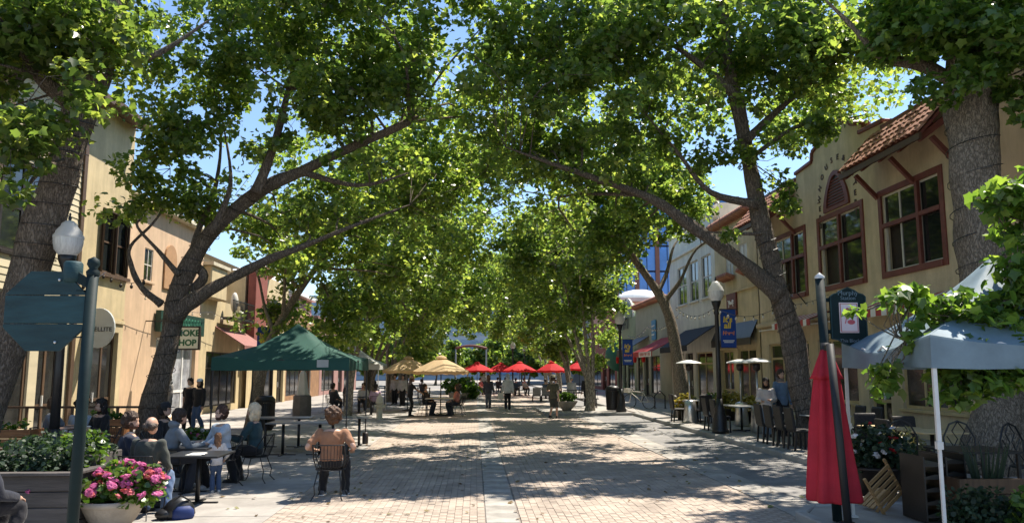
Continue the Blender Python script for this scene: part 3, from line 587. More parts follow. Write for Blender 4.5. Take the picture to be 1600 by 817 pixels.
# ------------------------------------------------------------------ trees
def bark_mat(name, c1, c2, sc_=9, st=(1,1,.22), bump=1.0, dist=.05):
    m = bpy.data.materials.new(name); m.use_nodes = True; N = m.node_tree.nodes; L = m.node_tree.links; b = N['Principled BSDF']
    tc = N.new('ShaderNodeTexCoord'); mp = N.new('ShaderNodeMapping'); mp.inputs['Scale'].default_value = st; L.new(tc.outputs['Object'], mp.inputs[0])
    v = N.new('ShaderNodeTexVoronoi'); v.feature = 'DISTANCE_TO_EDGE'; v.inputs['Scale'].default_value = sc_
    n0 = N.new('ShaderNodeTexNoise'); n0.inputs['Scale'].default_value = sc_*.8; n0.inputs['Detail'].default_value = 4
    ad = N.new('ShaderNodeMix'); ad.data_type = 'VECTOR'; ad.inputs[0].default_value = .16; L.new(mp.outputs[0], n0.inputs['Vector']); L.new(mp.outputs[0], ad.inputs[4]); L.new(n0.outputs['Color'], ad.inputs[5]); L.new(ad.outputs[1], v.inputs['Vector'])
    n = N.new('ShaderNodeTexNoise'); n.inputs['Scale'].default_value = sc_*2; n.inputs['Detail'].default_value = 7; n.inputs['Roughness'].default_value = .7; L.new(mp.outputs[0], n.inputs['Vector'])
    mu = N.new('ShaderNodeMath'); mu.operation = 'MULTIPLY'; L.new(v.outputs['Distance'], mu.inputs[0]); mu.inputs[1].default_value = 2.2
    s = N.new('ShaderNodeMath'); s.operation = 'ADD'; L.new(mu.outputs[0], s.inputs[0]); L.new(n.outputs['Fac'], s.inputs[1])
    r = N.new('ShaderNodeValToRGB'); r.color_ramp.elements[0].position = .4; r.color_ramp.elements[1].position = 1.05
    r.color_ramp.elements[0].color = (*c1,1); r.color_ramp.elements[1].color = (*c2,1); L.new(s.outputs[0], r.inputs[0]); L.new(r.outputs[0], b.inputs['Base Color'])
    bp = N.new('ShaderNodeBump'); bp.inputs['Strength'].default_value = bump; bp.inputs['Distance'].default_value = dist; L.new(s.outputs[0], bp.inputs['Height']); L.new(bp.outputs[0], b.inputs['Normal']); b.inputs['Roughness'].default_value = .9; b.inputs['Specular IOR Level'].default_value = .15
    return m
M_bark = bark_mat('rough_brown_bark', (.075,.06,.047), (.33,.27,.215), 22)
M_barkpale = bark_mat('pale_mottled_bark', (.10,.085,.065), (.40,.36,.29), 12, (1,1,.5), .5, .03)
M_bark2 = bark_mat('grey_brown_bark', (.085,.07,.054), (.35,.29,.22), 20, (1,1,.35), .8, .04)
def leaf_mat(name, dark, mid, light, tr, tf=.42, rough=.33):
    m = bpy.data.materials.new(name); m.use_nodes = True; N = m.node_tree.nodes; L = m.node_tree.links; b = N['Principled BSDF']; out = N['Material Output']
    g = N.new('ShaderNodeNewGeometry'); r = N.new('ShaderNodeValToRGB'); e = r.color_ramp.elements
    e[0].position = 0; e[0].color = (*dark,1); e[1].position = 1; e[1].color = (*light,1); x = e.new(.55); x.color = (*mid,1)
    L.new(g.outputs['Random Per Island'], r.inputs[0]); L.new(r.outputs[0], b.inputs['Base Color']); b.inputs['Roughness'].default_value = rough; b.inputs['Specular IOR Level'].default_value = .65
    t = N.new('ShaderNodeBsdfTranslucent'); mx = N.new('ShaderNodeMix'); mx.data_type = 'RGBA'; mx.blend_type = 'MULTIPLY'; mx.inputs[0].default_value = 1
    L.new(r.outputs[0], mx.inputs[6]); mx.inputs[7].default_value = (*tr,1); L.new(mx.outputs[2], t.inputs[0])
    ms = N.new('ShaderNodeMixShader'); ms.inputs[0].default_value = tf; L.new(b.outputs[0], ms.inputs[1]); L.new(t.outputs[0], ms.inputs[2]); L.new(ms.outputs[0], out.inputs[0])
    return m
M_leaf = leaf_mat('plane_leaf', (.050,.092,.026), (.092,.150,.038), (.20,.25,.072), (3.1,2.85,1.5), .6, .3)
M_leaf2 = leaf_mat('maple_leaf', (.045,.095,.020), (.085,.155,.028), (.18,.26,.05), (2.7,2.6,1.4), .48, .4)
M_leafd = leaf_mat('dark_leaf', (.042,.078,.022), (.080,.130,.032), (.17,.215,.06), (3.1,2.85,1.5), .58, .3)
HALF_HI = np.array([(0,0,0),(-.06,.36,-.06),(.16,.36,.02),(.42,.56,-.10),(.60,.27,.03),(1,0,-.10)], float)
HALF_MID = np.array([(0,0,0),(.02,.46,-.03),(.36,.30,.02),(.56,.46,-.05),(1,0,-.05)], float)
HALF_LO = np.array([(0,0,0),(.12,.44,-.02),(.58,.46,-.06),(1,0,-.04)], float)
def leaf_arrays(P, Nn, T, S, half):
    """P centres, Nn normals, T tip directions, S sizes -> verts, faces (two halves folded along the midrib)"""
    k = len(half); B = np.cross(Nn, T)
    def side(sg):
        h = half; u = (h[:,0]-.35)[None,:,None]; v = (sg*h[:,1])[None,:,None]; z = (h[:,2]+.16*np.abs(h[:,1]))[None,:,None]
        return P[:,None,:]+S[:,None,None]*(u*T[:,None,:]+v*B[:,None,:]+z*Nn[:,None,:])
    L_, R_ = side(1), side(-1)[:,1:-1,:]
    V = np.concatenate([L_, R_], 1); n = len(P); m = V.shape[1]
    f1 = np.arange(k); f2 = np.concatenate([[k-1], np.arange(m-1, k-1, -1), [0]])
    base = (np.arange(n)*m)[:,None]
    F = np.stack([base+f1[None,:], base+f2[None,:]], 1).reshape(-1, k)
    return V.reshape(-1,3), F
def arrays_mesh(name, V, F):
    me = bpy.data.meshes.new(name); k = F.shape[1]; me.vertices.add(len(V)); me.vertices.foreach_set('co', V.astype(np.float32).ravel())
    me.loops.add(F.size); me.loops.foreach_set('vertex_index', F.astype(np.int32).ravel())
    me.polygons.add(len(F)); me.polygons.foreach_set('loop_start', (np.arange(len(F))*k).astype(np.int32)); me.update(calc_edges=True); me.validate(); return me
def nrm(v): return v/np.maximum(1e-9, np.linalg.norm(v, axis=1))[:,None]
def clump_leaves(C, Rr, n, size, rng, flat=.75, droop=.35, up=.9):
    """n leaves round every clump centre"""
    C = np.repeat(np.asarray(C, float), n, 0); Rr = np.repeat(np.asarray(Rr, float), n)
    d = nrm(rng.normal(size=(len(C),3))); r = rng.uniform(.25,1,len(C))**.6
    off = d*(r*Rr)[:,None]; off[:,2] *= flat; P = C+off
    Nn = nrm(off*.5/Rr[:,None]+np.array([0,0,up])+rng.normal(size=P.shape)*.8)
    T = off+rng.normal(size=P.shape)*.3*Rr[:,None]; T[:,2] -= droop*Rr; T = T-Nn*(T*Nn).sum(1)[:,None]; T = nrm(T)
    S = size*(.45+.85*rng.random(len(C))**.8); return P, Nn, T, S
GAPS = [(.3,10.7,0,4.2,1.1),(-3.5,11,0,1.3,1.4),(-1.2,25.6,0,2.3,2.6),(8.2,33.5,0,1.7,2.2),(-8.6,27.2,0,2.2,2.0),(4.7,12.3,0,1.2,.5),(-1.45,32.2,2.2,1.6,1.6),(.2,60,2.2,1.7,1.7),(2.2,64,2.2,1.7,1.7),(3.5,58,2.2,1.7,1.7),(5.4,52,2.2,1.4,1.4),(-2.6,20.5,0,.9,2.0),(-3.9,17.9,2.7,.7,.5),(-5.0,18.2,2.6,.5,.4),(-3.0,18.9,2.4,.6,.6),(1.5,30,0,2.2,.9),(0,44,0,3,1.4)]
def sunlit(p):                                # open places in the canopy where the photograph's ground is in sun
    for gx, gy, gz_, rx, ry in GAPS:
        t = (p[2]-gz_)/SD.z
        if ((p[0]-SD.x*t-gx)/rx)**2+((p[1]-SD.y*t-gy)/ry)**2 < 1: return False
    return True
def in_ells(ells, n, rng, keep=None, lit_ok=False, rough_=True):
    """n clump centres spread through a union of ellipsoids, more of them near the skin"""
    vol = np.array([e[1][0]*e[1][1]*e[1][2] for e in ells])**.75; vol /= vol.sum(); out = []; off_ = Vector(rng.uniform(-50,50,3))
    while len(out) < n:
        e = ells[rng.choice(len(ells), p=vol)]; d = rng.normal(size=3); d /= np.linalg.norm(d); p = np.array(e[0])+d*np.array(e[1])*rng.uniform(.12,1.2)**.6
        if rough_ and noise.noise(Vector(p)*.62+off_) < -.06+.25*rng.random()-.1: continue
        if (keep is None or keep(p)) and (lit_ok or sunlit(p)): out.append(p)
    return np.array(out)
def smooth_path(pts, n=5):
    P = [Vector(p) for p in pts]; out = []
    for i in range(len(P)-1):
        p0, p1, p2, p3 = P[max(i-1,0)], P[i], P[i+1], P[min(i+2,len(P)-1)]
        for k in range(n):
            t = k/n; out.append(.5*((2*p1)+(p2-p0)*t+(2*p0-5*p1+4*p2-p3)*t*t+(3*p1-p0-3*p2+p3)*t**3))
    out.append(P[-1]); return out
def limb(b, pts, r0, r1, n=10, rng=None, flare=0):
    S = smooth_path(pts); k = len(S); ph = rng.uniform(0,6)
    R_ = [r0+(r1-r0)*(i/(k-1))**.85+(flare*max(0,1-i/3.5)**2 if flare else 0) for i in range(k)]
    b.tube(S, R_, n, fn=lambda j, a: 1+.09*sin(a*2*pi/n*2+j*.55+ph)+.06*sin(a*2*pi/n*3-j*.9+ph*2)+.05*sin(j*1.7+ph))
    return list(zip(S, R_))
LEAFM = {}
def tree(name, label, base, limbs, ells, nclump, nleaf, size, m_leaf, m_bark, group=None, lod=0, seed=1, keep=None, trunk_n=14, clr=(.35,.7), twig=True, flare=.2, flat=.75, droop=.35, up=.9, lit_ok=False, upper=None, own=0, rough_=True):
    """limbs: list of (points, r0, r1), world space; the first one is the trunk"""
    rng = np.random.default_rng(seed); bx = Vector(base)
    root = thing(name, label, 'tree', base, 0, group); tb = MB(); tb.T = Matrix.Translation(-bx); nodes = []
    for i, (pts, r0, r1) in enumerate(limbs):
        if i: r1 = min(r1, .014)
        nodes += limb(tb, pts, r0, r1, trunk_n if i == 0 else max(6, trunk_n-4), rng, flare if i == 0 else 0)[(3 if i == 0 else 0):]
    C = in_ells(ells, nclump, rng, keep, lit_ok, rough_)
    if twig:
        NP = np.array([p[:] for p, r in nodes]); NR = np.array([r for p, r in nodes]); thick = MB(); thick.T = tb.T
        order = rng.permutation(len(C)); main = order[:max(6, len(C)//7)]; sub = []
        for ci in main:                       # boughs reach from the limbs into the crown, twigs from the boughs to the clumps
            c = C[ci]; dd = np.linalg.norm(NP-c, axis=1)+NR*0; k = int(np.argmin(dd+.35*(NP[:,2] > c[2]+.3)*dd)); p = Vector(NP[k]); q = Vector(c); L_ = (q-p).length
            if L_ < .15: continue
            mid = (p+q)/2+Vector(rng.normal(size=3))*.10*L_+Vector((0,0,.10*L_)); r0 = min(NR[k]*.55, .018+.014*L_)
            S = smooth_path([p, mid, q], 3); thick.tube(S, [r0+(.010-r0)*i/(len(S)-1) for i in range(len(S))], 5); sub += [s_ for s_ in S[2:]]
        SP = np.array([s_[:] for s_ in sub]) if sub else NP
        for ci in order[len(main):]:
            c = C[ci]; k = int(np.argmin(np.linalg.norm(SP-c, axis=1))); p = Vector(SP[k]); q = Vector(c); L_ = (q-p).length
            if L_ < .1 or L_ > 2.5: continue
            thick.tube([p, (p+q)/2+Vector(rng.normal(size=3))*.12*L_, q], [.012,.008,.004], 3, cap=False)
        struct(thick.build('branches', m_bark, root, True), 'stuff')
    tb.build('trunk', m_bark, root, True)
    P, Nn, T, S = clump_leaves(C, rng.uniform(clr[0], clr[1], len(C)), nleaf, size, rng, flat, droop, up)
    P = P-np.array(bx[:])
    if own:                                   # the leaves that show largest are pieces of their own
        W_ = P+np.array(bx[:]); sx_ = W_[:,0]/W_[:,1]-.05; el_ = (W_[:,2]-CAMH)/W_[:,1]; vis = (np.abs(sx_) < .69) & (el_ < .5) & (el_ > -.2)
        sc_ = np.where(vis, S/W_[:,1], 0); idx = np.argsort(-sc_)[:own]; rest = np.ones(len(P), bool); rest[idx] = False
        V0, F0 = leaf_arrays(np.zeros((1,3)), np.array([[0,0,1.]]), np.array([[1.,0,0]]), np.ones(1), HALF_HI); lme = arrays_mesh('leaf', V0, F0)
        if m_leaf.name not in LEAFM:
            mm = m_leaf.copy(); LEAFM[m_leaf.name] = mm; N_ = mm.node_tree.nodes; g_ = [n for n in N_ if n.type == 'NEW_GEOMETRY'][0]; tgt = g_.outputs['Random Per Island'].links[0].to_socket; oi = N_.new('ShaderNodeObjectInfo'); mm.node_tree.links.new(oi.outputs['Random'], tgt)
        lme.materials.append(LEAFM[m_leaf.name])
        for i in idx:
            t_, n_, b_ = Vector(T[i]), Vector(Nn[i]), Vector(np.cross(Nn[i], T[i])); o = link('leaf', lme, None, root); o.matrix_local = Matrix.Translation(Vector(P[i])) @ (Matrix((t_, b_, n_)).transposed()*S[i]).to_4x4()
        P, Nn, T, S = P[rest], Nn[rest], T[rest], S[rest]
    V, F = leaf_arrays(P, Nn, T, S, (HALF_HI, HALF_MID, HALF_LO)[lod]); me = arrays_mesh('crown', V, F); cr = link('crown', me, m_leaf, root); cr['kind'] = 'stuff'
    if upper:
        C = in_ells(upper[0], upper[1], rng, keep); P, Nn, T, S = clump_leaves(C, rng.uniform(.4,.75,len(C)), 54, .15, rng); V, F = leaf_arrays(P-np.array(bx[:]), Nn, T, S, HALF_MID); o = link('shade_crown', arrays_mesh('shade_crown', V, F), m_leaf, root); o['kind'] = 'stuff'  # extra high clumps, mostly out of view, added to shade street and sidewalk
    return root
def W(pts, Y):                                # pixel path at a depth (or a depth for every point) -> world points
    return [A(p[0], p[1], p[2] if len(p) > 2 else Y) for p in pts]
def E(px, py, Y, rx, ry=None, rz=None): return (tuple(A(px, py, Y)), (rx, ry or rx, rz or rx))
def gz(x, y, z=0): return Vector((x, y, z))

# near left: two thick trunks, dark crown in the upper left corner
T0 = W([(12,520),(50,410),(92,280),(128,170),(160,60),(180,-60)], 12.9); T0[0] = A(-35,690,12.9); T0.insert(0, Vector((T0[0].x-.15,12.9,-.1)))
tree('plane_tree', 'thick leaning trunk wound with wire at the left edge, behind the octagonal sign', T0[0], [(T0, .33, .25), ([T0[4], A(60,120,12.4), A(10,40,11.8)], .2, .08), ([T0[5], A(230,90,13.2), A(330,30,13.6)], .12, .05), ([A(100,250,12.7), A(60,270,11.8), A(20,330,11.2)],.05,.02)],
     [E(50,30,12.5,1.5,1.6,1.1), E(130,60,12.2,.85,1.2,.8), E(60,190,11.3,.75,.7,.55), E(20,270,11,.5,.6,.45), E(150,150,12,.45,.6,.5), E(-60,60,12,1.5), E(90,-80,13,1.8,1.8,.8), E(100,330,11.4,.35,.3,.2)], 200, 54, .14, M_leafd, M_bark, seed=3, rough_=False, own=300, clr=(.3,.55), keep=lambda p: p[1] > 9)
T0b = [Vector((-10.3,14.6,-.1)), A(-80,620,14.6), A(-48,420,14.6), A(-30,280,14.6), A(0,150,14.6), A(20,0,14.6), A(20,-120,14.6)]
tree('plane_tree', 'dark upright trunk cut by the left picture edge', T0b[0], [(T0b,.42,.22), ([T0b[4], A(90,60,15), A(150,-30,15.5)],.14,.05)], [E(60,-60,15.5,2.2,2,1.2), E(0,60,15,1.4,1.4,1), E(-80,0,15,2)], 110, 46, .17, M_leafd, M_bark, seed=4, clr=(.35,.6))

# left leaning tree arching over the street
b1 = A(228,705,17.6); b1.z = -.1
T1 = [b1]+W([(238,640),(262,540),(285,440),(325,370),(400,302),(470,268),(540,235),(640,190,17.2)], 17.6)
t1_limbs = [(T1,.31,.08), (W([(268,500),(300,470),(352,440),(410,410),(475,384),(560,350),(640,320,18.5)],17.5),.21,.05), (W([(300,455),(318,430),(300,405),(310,360),(335,300),(345,210),(330,120)],17.8),.14,.05),
    (W([(252,475),(222,450),(205,415),(204,385),(238,350),(262,318)],17.3),.09,.03), (W([(280,430),(250,395),(215,355),(222,340)],17.0),.07,.02), (W([(400,302),(430,220),(455,120),(470,20)],17.2),.15,.06), (W([(470,268),(560,290),(640,270)],17.6),.10,.04), (W([(330,365),(360,290),(350,200)],17.2),.1,.03)]
e1 = [E(235,300,17.2,1.0,1.0,.75), E(190,330,17,.55,.5,.4), E(300,250,17.4,1.3,1.4,1.0), E(290,120,17.3,1.3,1.5,1.2), E(380,80,16.8,1.6,2.0,1.3), E(480,120,16.8,1.7,2.2,1.4), E(540,40,16.5,1.9,2.2,1.2), E(430,200,17.6,1.2,1.5,.8), E(580,200,17.5,1.4,2,1.1), E(300,30,17.5,1.3,1.6,1.0), E(640,110,17,1.6,2.2,1.3), E(500,320,19,1.0,1.5,.8), E(600,320,19.5,1.2,1.6,.8), E(460,-60,17,3,2.5,1.2), E(640,-40,17.5,2.4,2.4,1.2), E(720,60,17.5,1.4,2,1.2), E(740,210,20.5,1.5,1.6,1.0), E(690,290,22,1.5,1.6,.9), E(265,190,17,.8,.9,.8), E(340,320,18,.8,.9,.5), E(400,350,19.5,.8,.9,.6), E(460,410,21,.7,.8,.5)]
tree('plane_tree', 'dark trunk leaning right and arching over the street beside the SMOKE SHOP sign', b1, t1_limbs, e1, 640, 52, .128, M_leaf, M_bark, seed=5, own=300, clr=(.25,.55), upper=([((-1,14.6,10.4),(2.4,1.8,1.0)), ((1.5,15.2,10.6),(2.4,2.0,1.0)), ((-4,15.5,10.5),(2.4,2.0,1.0)), ((-3.5,20,10.6),(2.5,2.2,1.0)), ((0,21.5,10.5),(2.5,2.2,1.0))], 95))

# right: tree beside the tan restaurant, forked limb to the left
b2 = A(1268,712,17.9); b2.z = SW-.1
T2 = [b2]+W([(1258,640),(1240,540),(1216,450),(1195,370),(1175,280),(1160,200),(1140,110),(1130,20),(1120,-60)],17.9)
t2_limbs = [(T2,.33,.11), (W([(1218,462),(1160,410),(1090,360),(1020,312),(940,282),(860,255,17.4),(790,230,17)],17.8),.24,.06), (W([(1185,320),(1110,300),(1060,240),(1010,180)],17.6),.12,.05), (W([(1165,220),(1230,160),(1290,110),(1350,60)],17.7),.12,.05), (W([(1150,150),(1080,90),(1000,40)],17.4),.13,.05), (W([(1190,365),(1150,365),(1100,362)],17.2),.06,.02), (W([(1170,250),(1240,200),(1300,190),(1350,180)],17.3),.07,.02)]
e2 = [E(1120,60,17.5,1.8,2,1.3), E(1220,100,17.3,1.5,1.6,1.1), E(1310,70,17,1.3,1.4,.9), E(1380,60,16.8,.8,1,.7), E(1270,200,17.2,.7,.6,.3), E(1000,80,17.2,1.9,2.2,1.4), E(1060,200,17.6,1.6,1.7,1.1), E(930,180,17.3,1.7,2.1,1.2), E(860,90,17,1.7,2.2,1.3), E(960,270,18,1.0,1.5,.55), E(1140,350,17,.35,.4,.3), E(1180,250,17,.8,.8,.8), E(840,230,18,1.4,1.8,.9), E(1100,-60,17.5,3.2,2.4,1.2), E(900,-40,17.2,2.6,2.3,1.2), E(1300,-20,17,2.0,1.8,.9), E(780,140,17.4,1.4,2,1.2), E(1220,310,17.4,.3,.4,.5), E(1195,440,17.2,.2,.2,.2), E(780,290,22,1.5,1.6,.9), E(850,330,21,1.3,1.5,.8), E(1010,335,19,.9,.9,.45), E(960,350,20,.8,.9,.45)]
tree('plane_tree', 'dark forked tree on the right sidewalk whose low limb reaches over the street', b2, t2_limbs, e2, 660, 52, .128, M_leaf, M_bark, seed=6, own=300, clr=(.25,.55), upper=([((4.2,15,10.2),(2.2,1.9,1.0)), ((7,14.8,10.2),(2.2,1.9,1.0)), ((5.5,18.8,10.6),(2.6,2.2,1.1)), ((2.2,18.0,10.4),(2.4,2.2,1.0)), ((8.2,17.5,9.5),(1.6,1.8,1.1)), ((3.5,21.5,10.6),(2.6,2.2,1.0)), ((6.5,22,10.4),(2.2,2.2,1.0)), ((9.6,17,9.8),(1.4,2,1)), ((10.2,21,9.8),(1.6,2.2,1)), ((8.6,14.5,9.6),(1.5,1.5,1)), ((11.2,21.5,10.5),(1.6,2,.8)), ((11.6,25,10.8),(1.8,2,.8)), ((11,18.3,10.3),(1.5,1.8,.8)), ((10.8,23,10.6),(1.5,1.6,.8))], 270))

# far right: massive trunk
b3 = Vector((9.15,13.1,SW-.1))
T3 = [b3]+W([(1568,600),(1545,460),(1528,330),(1518,200),(1512,90),(1500,-40),(1490,-140)],13.1)
tree('plane_tree', 'massive grey-brown trunk in front of the beige building at the right edge', b3, [(T3,.49,.36), (W([(1518,150),(1450,105),(1380,90),(1330,40),(1290,0)],13.3),.17,.02), (W([(1512,60),(1590,0),(1680,-60)],13),.2,.08), (W([(1545,300),(1556,180),(1570,60)],12.9),.07,.05), (W([(1515,120),(1470,60),(1400,0)],12.6),.1,.04)],
     [E(1450,40,12.6,.85,.9,.45), E(1540,50,12.2,.9,.9,.5), E(1500,130,12.2,.55,.5,.28), E(1570,100,12,.5,.5,.3), E(1410,20,12.8,.6,.9,.4), E(1620,0,12.5,1.4,1.4,.9), E(1480,-80,13,2.2,1.8,.7), E(1440,130,12.4,.25,.3,.2), E(1660,100,12,.9,.9,.9), E(1370,60,13.2,.5,.6,.4), E(1320,20,13.3,.5,.6,.4)], 230, 48, .15, M_leaf2, M_bark2, seed=7, flare=.06, rough_=False, own=300, clr=(.28,.5))

# small maple whose twigs hang into the picture from the right, in front of the restaurant sign
b4 = Vector((6.7,7.2,SW-.1))
m_l = [([b4, Vector((6.75,7.2,1.2)), Vector((6.6,7.25,2.2)), Vector((6.3,7.3,3.0)), Vector((6.0,7.4,3.9))],.09,.05), ([Vector((6.55,7.25,2.4)), A(1620,470,7.3), A(1540,500,7.3), A(1480,545,7.25), A(1450,590,7.2)],.035,.01), ([Vector((6.5,7.25,2.5)), A(1600,470,7.4), A(1500,470,7.5), A(1420,465,7.5), A(1350,485,7.5)],.035,.008), ([Vector((6.4,7.3,2.7)), A(1640,330,7.2), A(1570,310,7.1), A(1525,310,7.1)],.03,.008), ([A(1480,545,7.25), A(1490,600,7.1), A(1500,640,7)],.012,.006), ([A(1520,505,7.3), A(1560,560,7.1), A(1590,600,7)],.014,.006), ([A(1420,480,7.5),A(1380,560,7.4),A(1360,600,7.3)],.01,.005)]
tree('maple_tree', 'young maple with low leafy twigs hanging in at the right edge', b4, m_l, [E(1345,490,7.5,.10,.12,.07), E(1410,465,7.5,.25,.2,.09), E(1480,490,7.3,.3,.25,.16), E(1500,560,7.2,.36,.3,.32), E(1540,500,7.2,.3,.25,.25), E(1590,500,7.1,.25,.25,.3), E(1440,535,7.3,.2,.2,.16), E(1540,590,7,.28,.25,.24), E(1560,310,7.1,.22,.2,.14), E(1600,420,7,.2,.25,.25), E(1380,590,7.3,.12,.1,.14), E(1480,620,7,.14,.12,.1), E(1600,560,6.9,.2,.2,.3), E(1650,330,7.2,.5,.5,.5), E(1590,300,7,.2,.2,.15)], 380, 10, .115, M_leaf2, M_bark2, seed=8, rough_=False, own=300, clr=(.1,.2), trunk_n=8, flare=.05, up=1.0, droop=.9)

# trees farther up the street, one by one
def street_tree(label, x, y, lean, h0, r, cz, cr, seed, mb=None, ml=None, n=230, nl=44, size=.21, z0=0, stems=1, low=0, lod=1):
    """a trunk that leans over the street and an arching crown"""
    rr = random.Random(seed); base = Vector((x,y,z0-.1)); L_ = []
    tops = []
    for k in range(stems):
        a = rr.uniform(-.5,.5); sx = (k-(stems-1)/2)*.55
        p1 = Vector((x+sx*.25+lean*.03,y+a*.3,h0*.5)); p2 = Vector((x+sx*.7+lean*.12,y+a*.7,h0)); p3 = Vector((x+sx+lean*.35+rr.uniform(-.4,.4),y+a,h0+2.2)); p4 = Vector((x+sx+lean*.75,y+a*1.5,h0+4.6))
        L_.append(([base+Vector((sx*.15,0,0)), p1, p2, p3, p4], r*(1 if stems == 1 else .62), .05)); tops.append((p2,p3,p4))
    for k in range(5):
        p2, p3, p4 = tops[k % len(tops)]; s_ = p2+(p3-p2)*rr.random(); an = rr.uniform(0,2*pi); d = Vector((cos(an),sin(an),0)); q = s_+d*cr*.32+Vector((0,0,cr*.5)); L_.append(([s_, s_+d*cr*.16+Vector((0,0,.9)), q, q+d*cr*.25+Vector((0,0,.7))], r*.33, .03))
    c = Vector((x+lean*.75,y,cz)); ee = [(tuple(c),(cr,cr,cr*.62))]
    for k in range(7): an = rr.uniform(0,2*pi); ee.append(((c.x+cos(an)*cr*.62, c.y+sin(an)*cr*.62, c.z+rr.uniform(-.45,.35)*cr), (cr*.5,cr*.5,cr*.36)))
    for k in range(low): an = rr.uniform(0,2*pi); ee.append(((x+lean*.3+cos(an)*1.2, y+sin(an)*1.2, h0+rr.uniform(-.3,1.5)), (1.1,1.1,1.1)))
    return tree('street_tree', label, base, L_, ee, n, nl, size, ml or M_leaf, mb or M_bark2, 'trees lining the street', lod, seed, trunk_n=10, clr=(.3,.68), flare=.12)
ST = [ # label, x, y, lean, trunk height, radius, crown z, crown r, seed, bark, leaf, clumps, low clumps, stems
 ('street tree with slanting trunk rising behind the green tent', -7.4,25.5,5.2,3.2,.26,8.4,4.4,21,M_bark2,M_leaf,400,6,1,0),
 ('curving grey-brown trunk behind the right lamp with the blue banner', 8.25,29.0,-5.0,4.6,.36,8.8,4.4,22,M_bark2,M_leaf,380,0,1,SW),
 ('pale mottled trunk standing in front of the white tent', -5.45,32.6,3.2,4.0,.24,7.9,3.9,23,M_barkpale,M_leaf,350,6,2,0),
 ('pale trunk tree on the planted bulb-out beside the trash can', 5.35,34.0,-2.4,3.6,.2,7.6,3.8,24,M_barkpale,M_leaf,350,4,3,SW),
 ('multi-stemmed dark tree just behind the white tent', -5.6,39.5,3.2,3.2,.24,7.2,3.8,25,M_bark2,M_leaf,330,3,4,0),
 ('slender pale tree rising behind the bench on the right', 6.4,40.5,-3.4,3.2,.22,7.2,3.8,26,M_barkpale,M_leaf,330,3,4,SW),
 ('dense tree beside the tan umbrellas on the left', -5.2,46,3.4,3.2,.22,7.0,3.8,27,M_bark2,M_leaf,300,4,4,0),
 ('dense tree over the lone red umbrella on the right', 6.2,48,-4.0,3.2,.24,7.4,4.0,28,M_bark2,M_leafd,300,7,2,SW),
 ('left-hand tree just beyond the dense one by the umbrellas', -5.4,53.5,4.4,3.2,.22,7.2,4.2,29,M_bark2,M_leaf,280,6,2,0),
 ('right-hand tree shading the row of red umbrellas', 6.5,56,-5.2,3.2,.22,7.3,4.3,30,M_barkpale,M_leaf,280,6,2,SW)]
STR = {}
for (lb,x,y,le,h0,r,cz,cr,sd_,mb_,ml_,n_c,lo,st_,z_) in ST: STR[sd_] = street_tree(lb,x,y,le,h0,r,cz,cr,sd_,mb_,ml_,int(n_c*(.9 if y < 30 else .76)),size=.135+.0007*y if y < 44 else .2,z0=z_,stems=st_,low=lo,nl=66 if y < 44 else 54,lod=1 if y < 44 else 2)
for src, lb, x, y, z_, k_, rz_ in ((29,'light green tree near the far left end of the street',-5.8,62,0,1.04,.25),(30,'leafy tree near the far right end of the street',6.8,65,SW,1.03,-.3),(29,'last tree of the left row before the cross road',-6.2,72,0,1.06,-.2),(30,'last tree of the right row before the cross road',7.2,74,SW,1.07,.3)):
    o = copy_tree(STR[src]); o.location = (x,y,z_-.1); o.scale = (k_,)*3; o.rotation_euler.z = rz_; o['label'] = lb
BELT = [(-9.6,83),(-13,80),(-8.5,94),(-5.2,99),(7,97),(11,94),(16,99),(3.6,104),(-18,97)]
o0 = None
for i, (x, y) in enumerate(BELT):
    lb = 'leafy tree of the belt beyond the cross road, %s' % ('low one left of the tan umbrellas','far left one by the cream row','left of the arch','just left of the arch post','just right of the red umbrellas','right of the red umbrellas','far right one','behind the arch on the right','outermost on the left')[i]
    if o0 is None: o0 = street_tree(lb, x, y, 0, 1.2, .18, 4.0, 3.6, 70, n=170, nl=46, size=.4, ml=M_leaf, lod=2)
    else: o = copy_tree(o0); o.location = (x,y,-.1); o.rotation_euler.z = i*1.3; o.scale = (1+.06*(i % 3),)*3; o['label'] = lb
# small bright trees beyond the cross road
for i, (px, Y, lb) in enumerate(((712,108,'round bright green tree under the far arch, left one'),(752,112,'round bright green tree under the far arch, right one'),(662,115,'bright green tree far off behind the tan umbrellas'),(815,116,'bright green tree far off behind the red umbrellas'))):
    x = (px-742)*Y/1150; street_tree(lb, x, Y, 0, 1.6, .16, 3.4, 2.6, 60+i, n=90, nl=40, size=.42, ml=M_leaf2, lod=2)
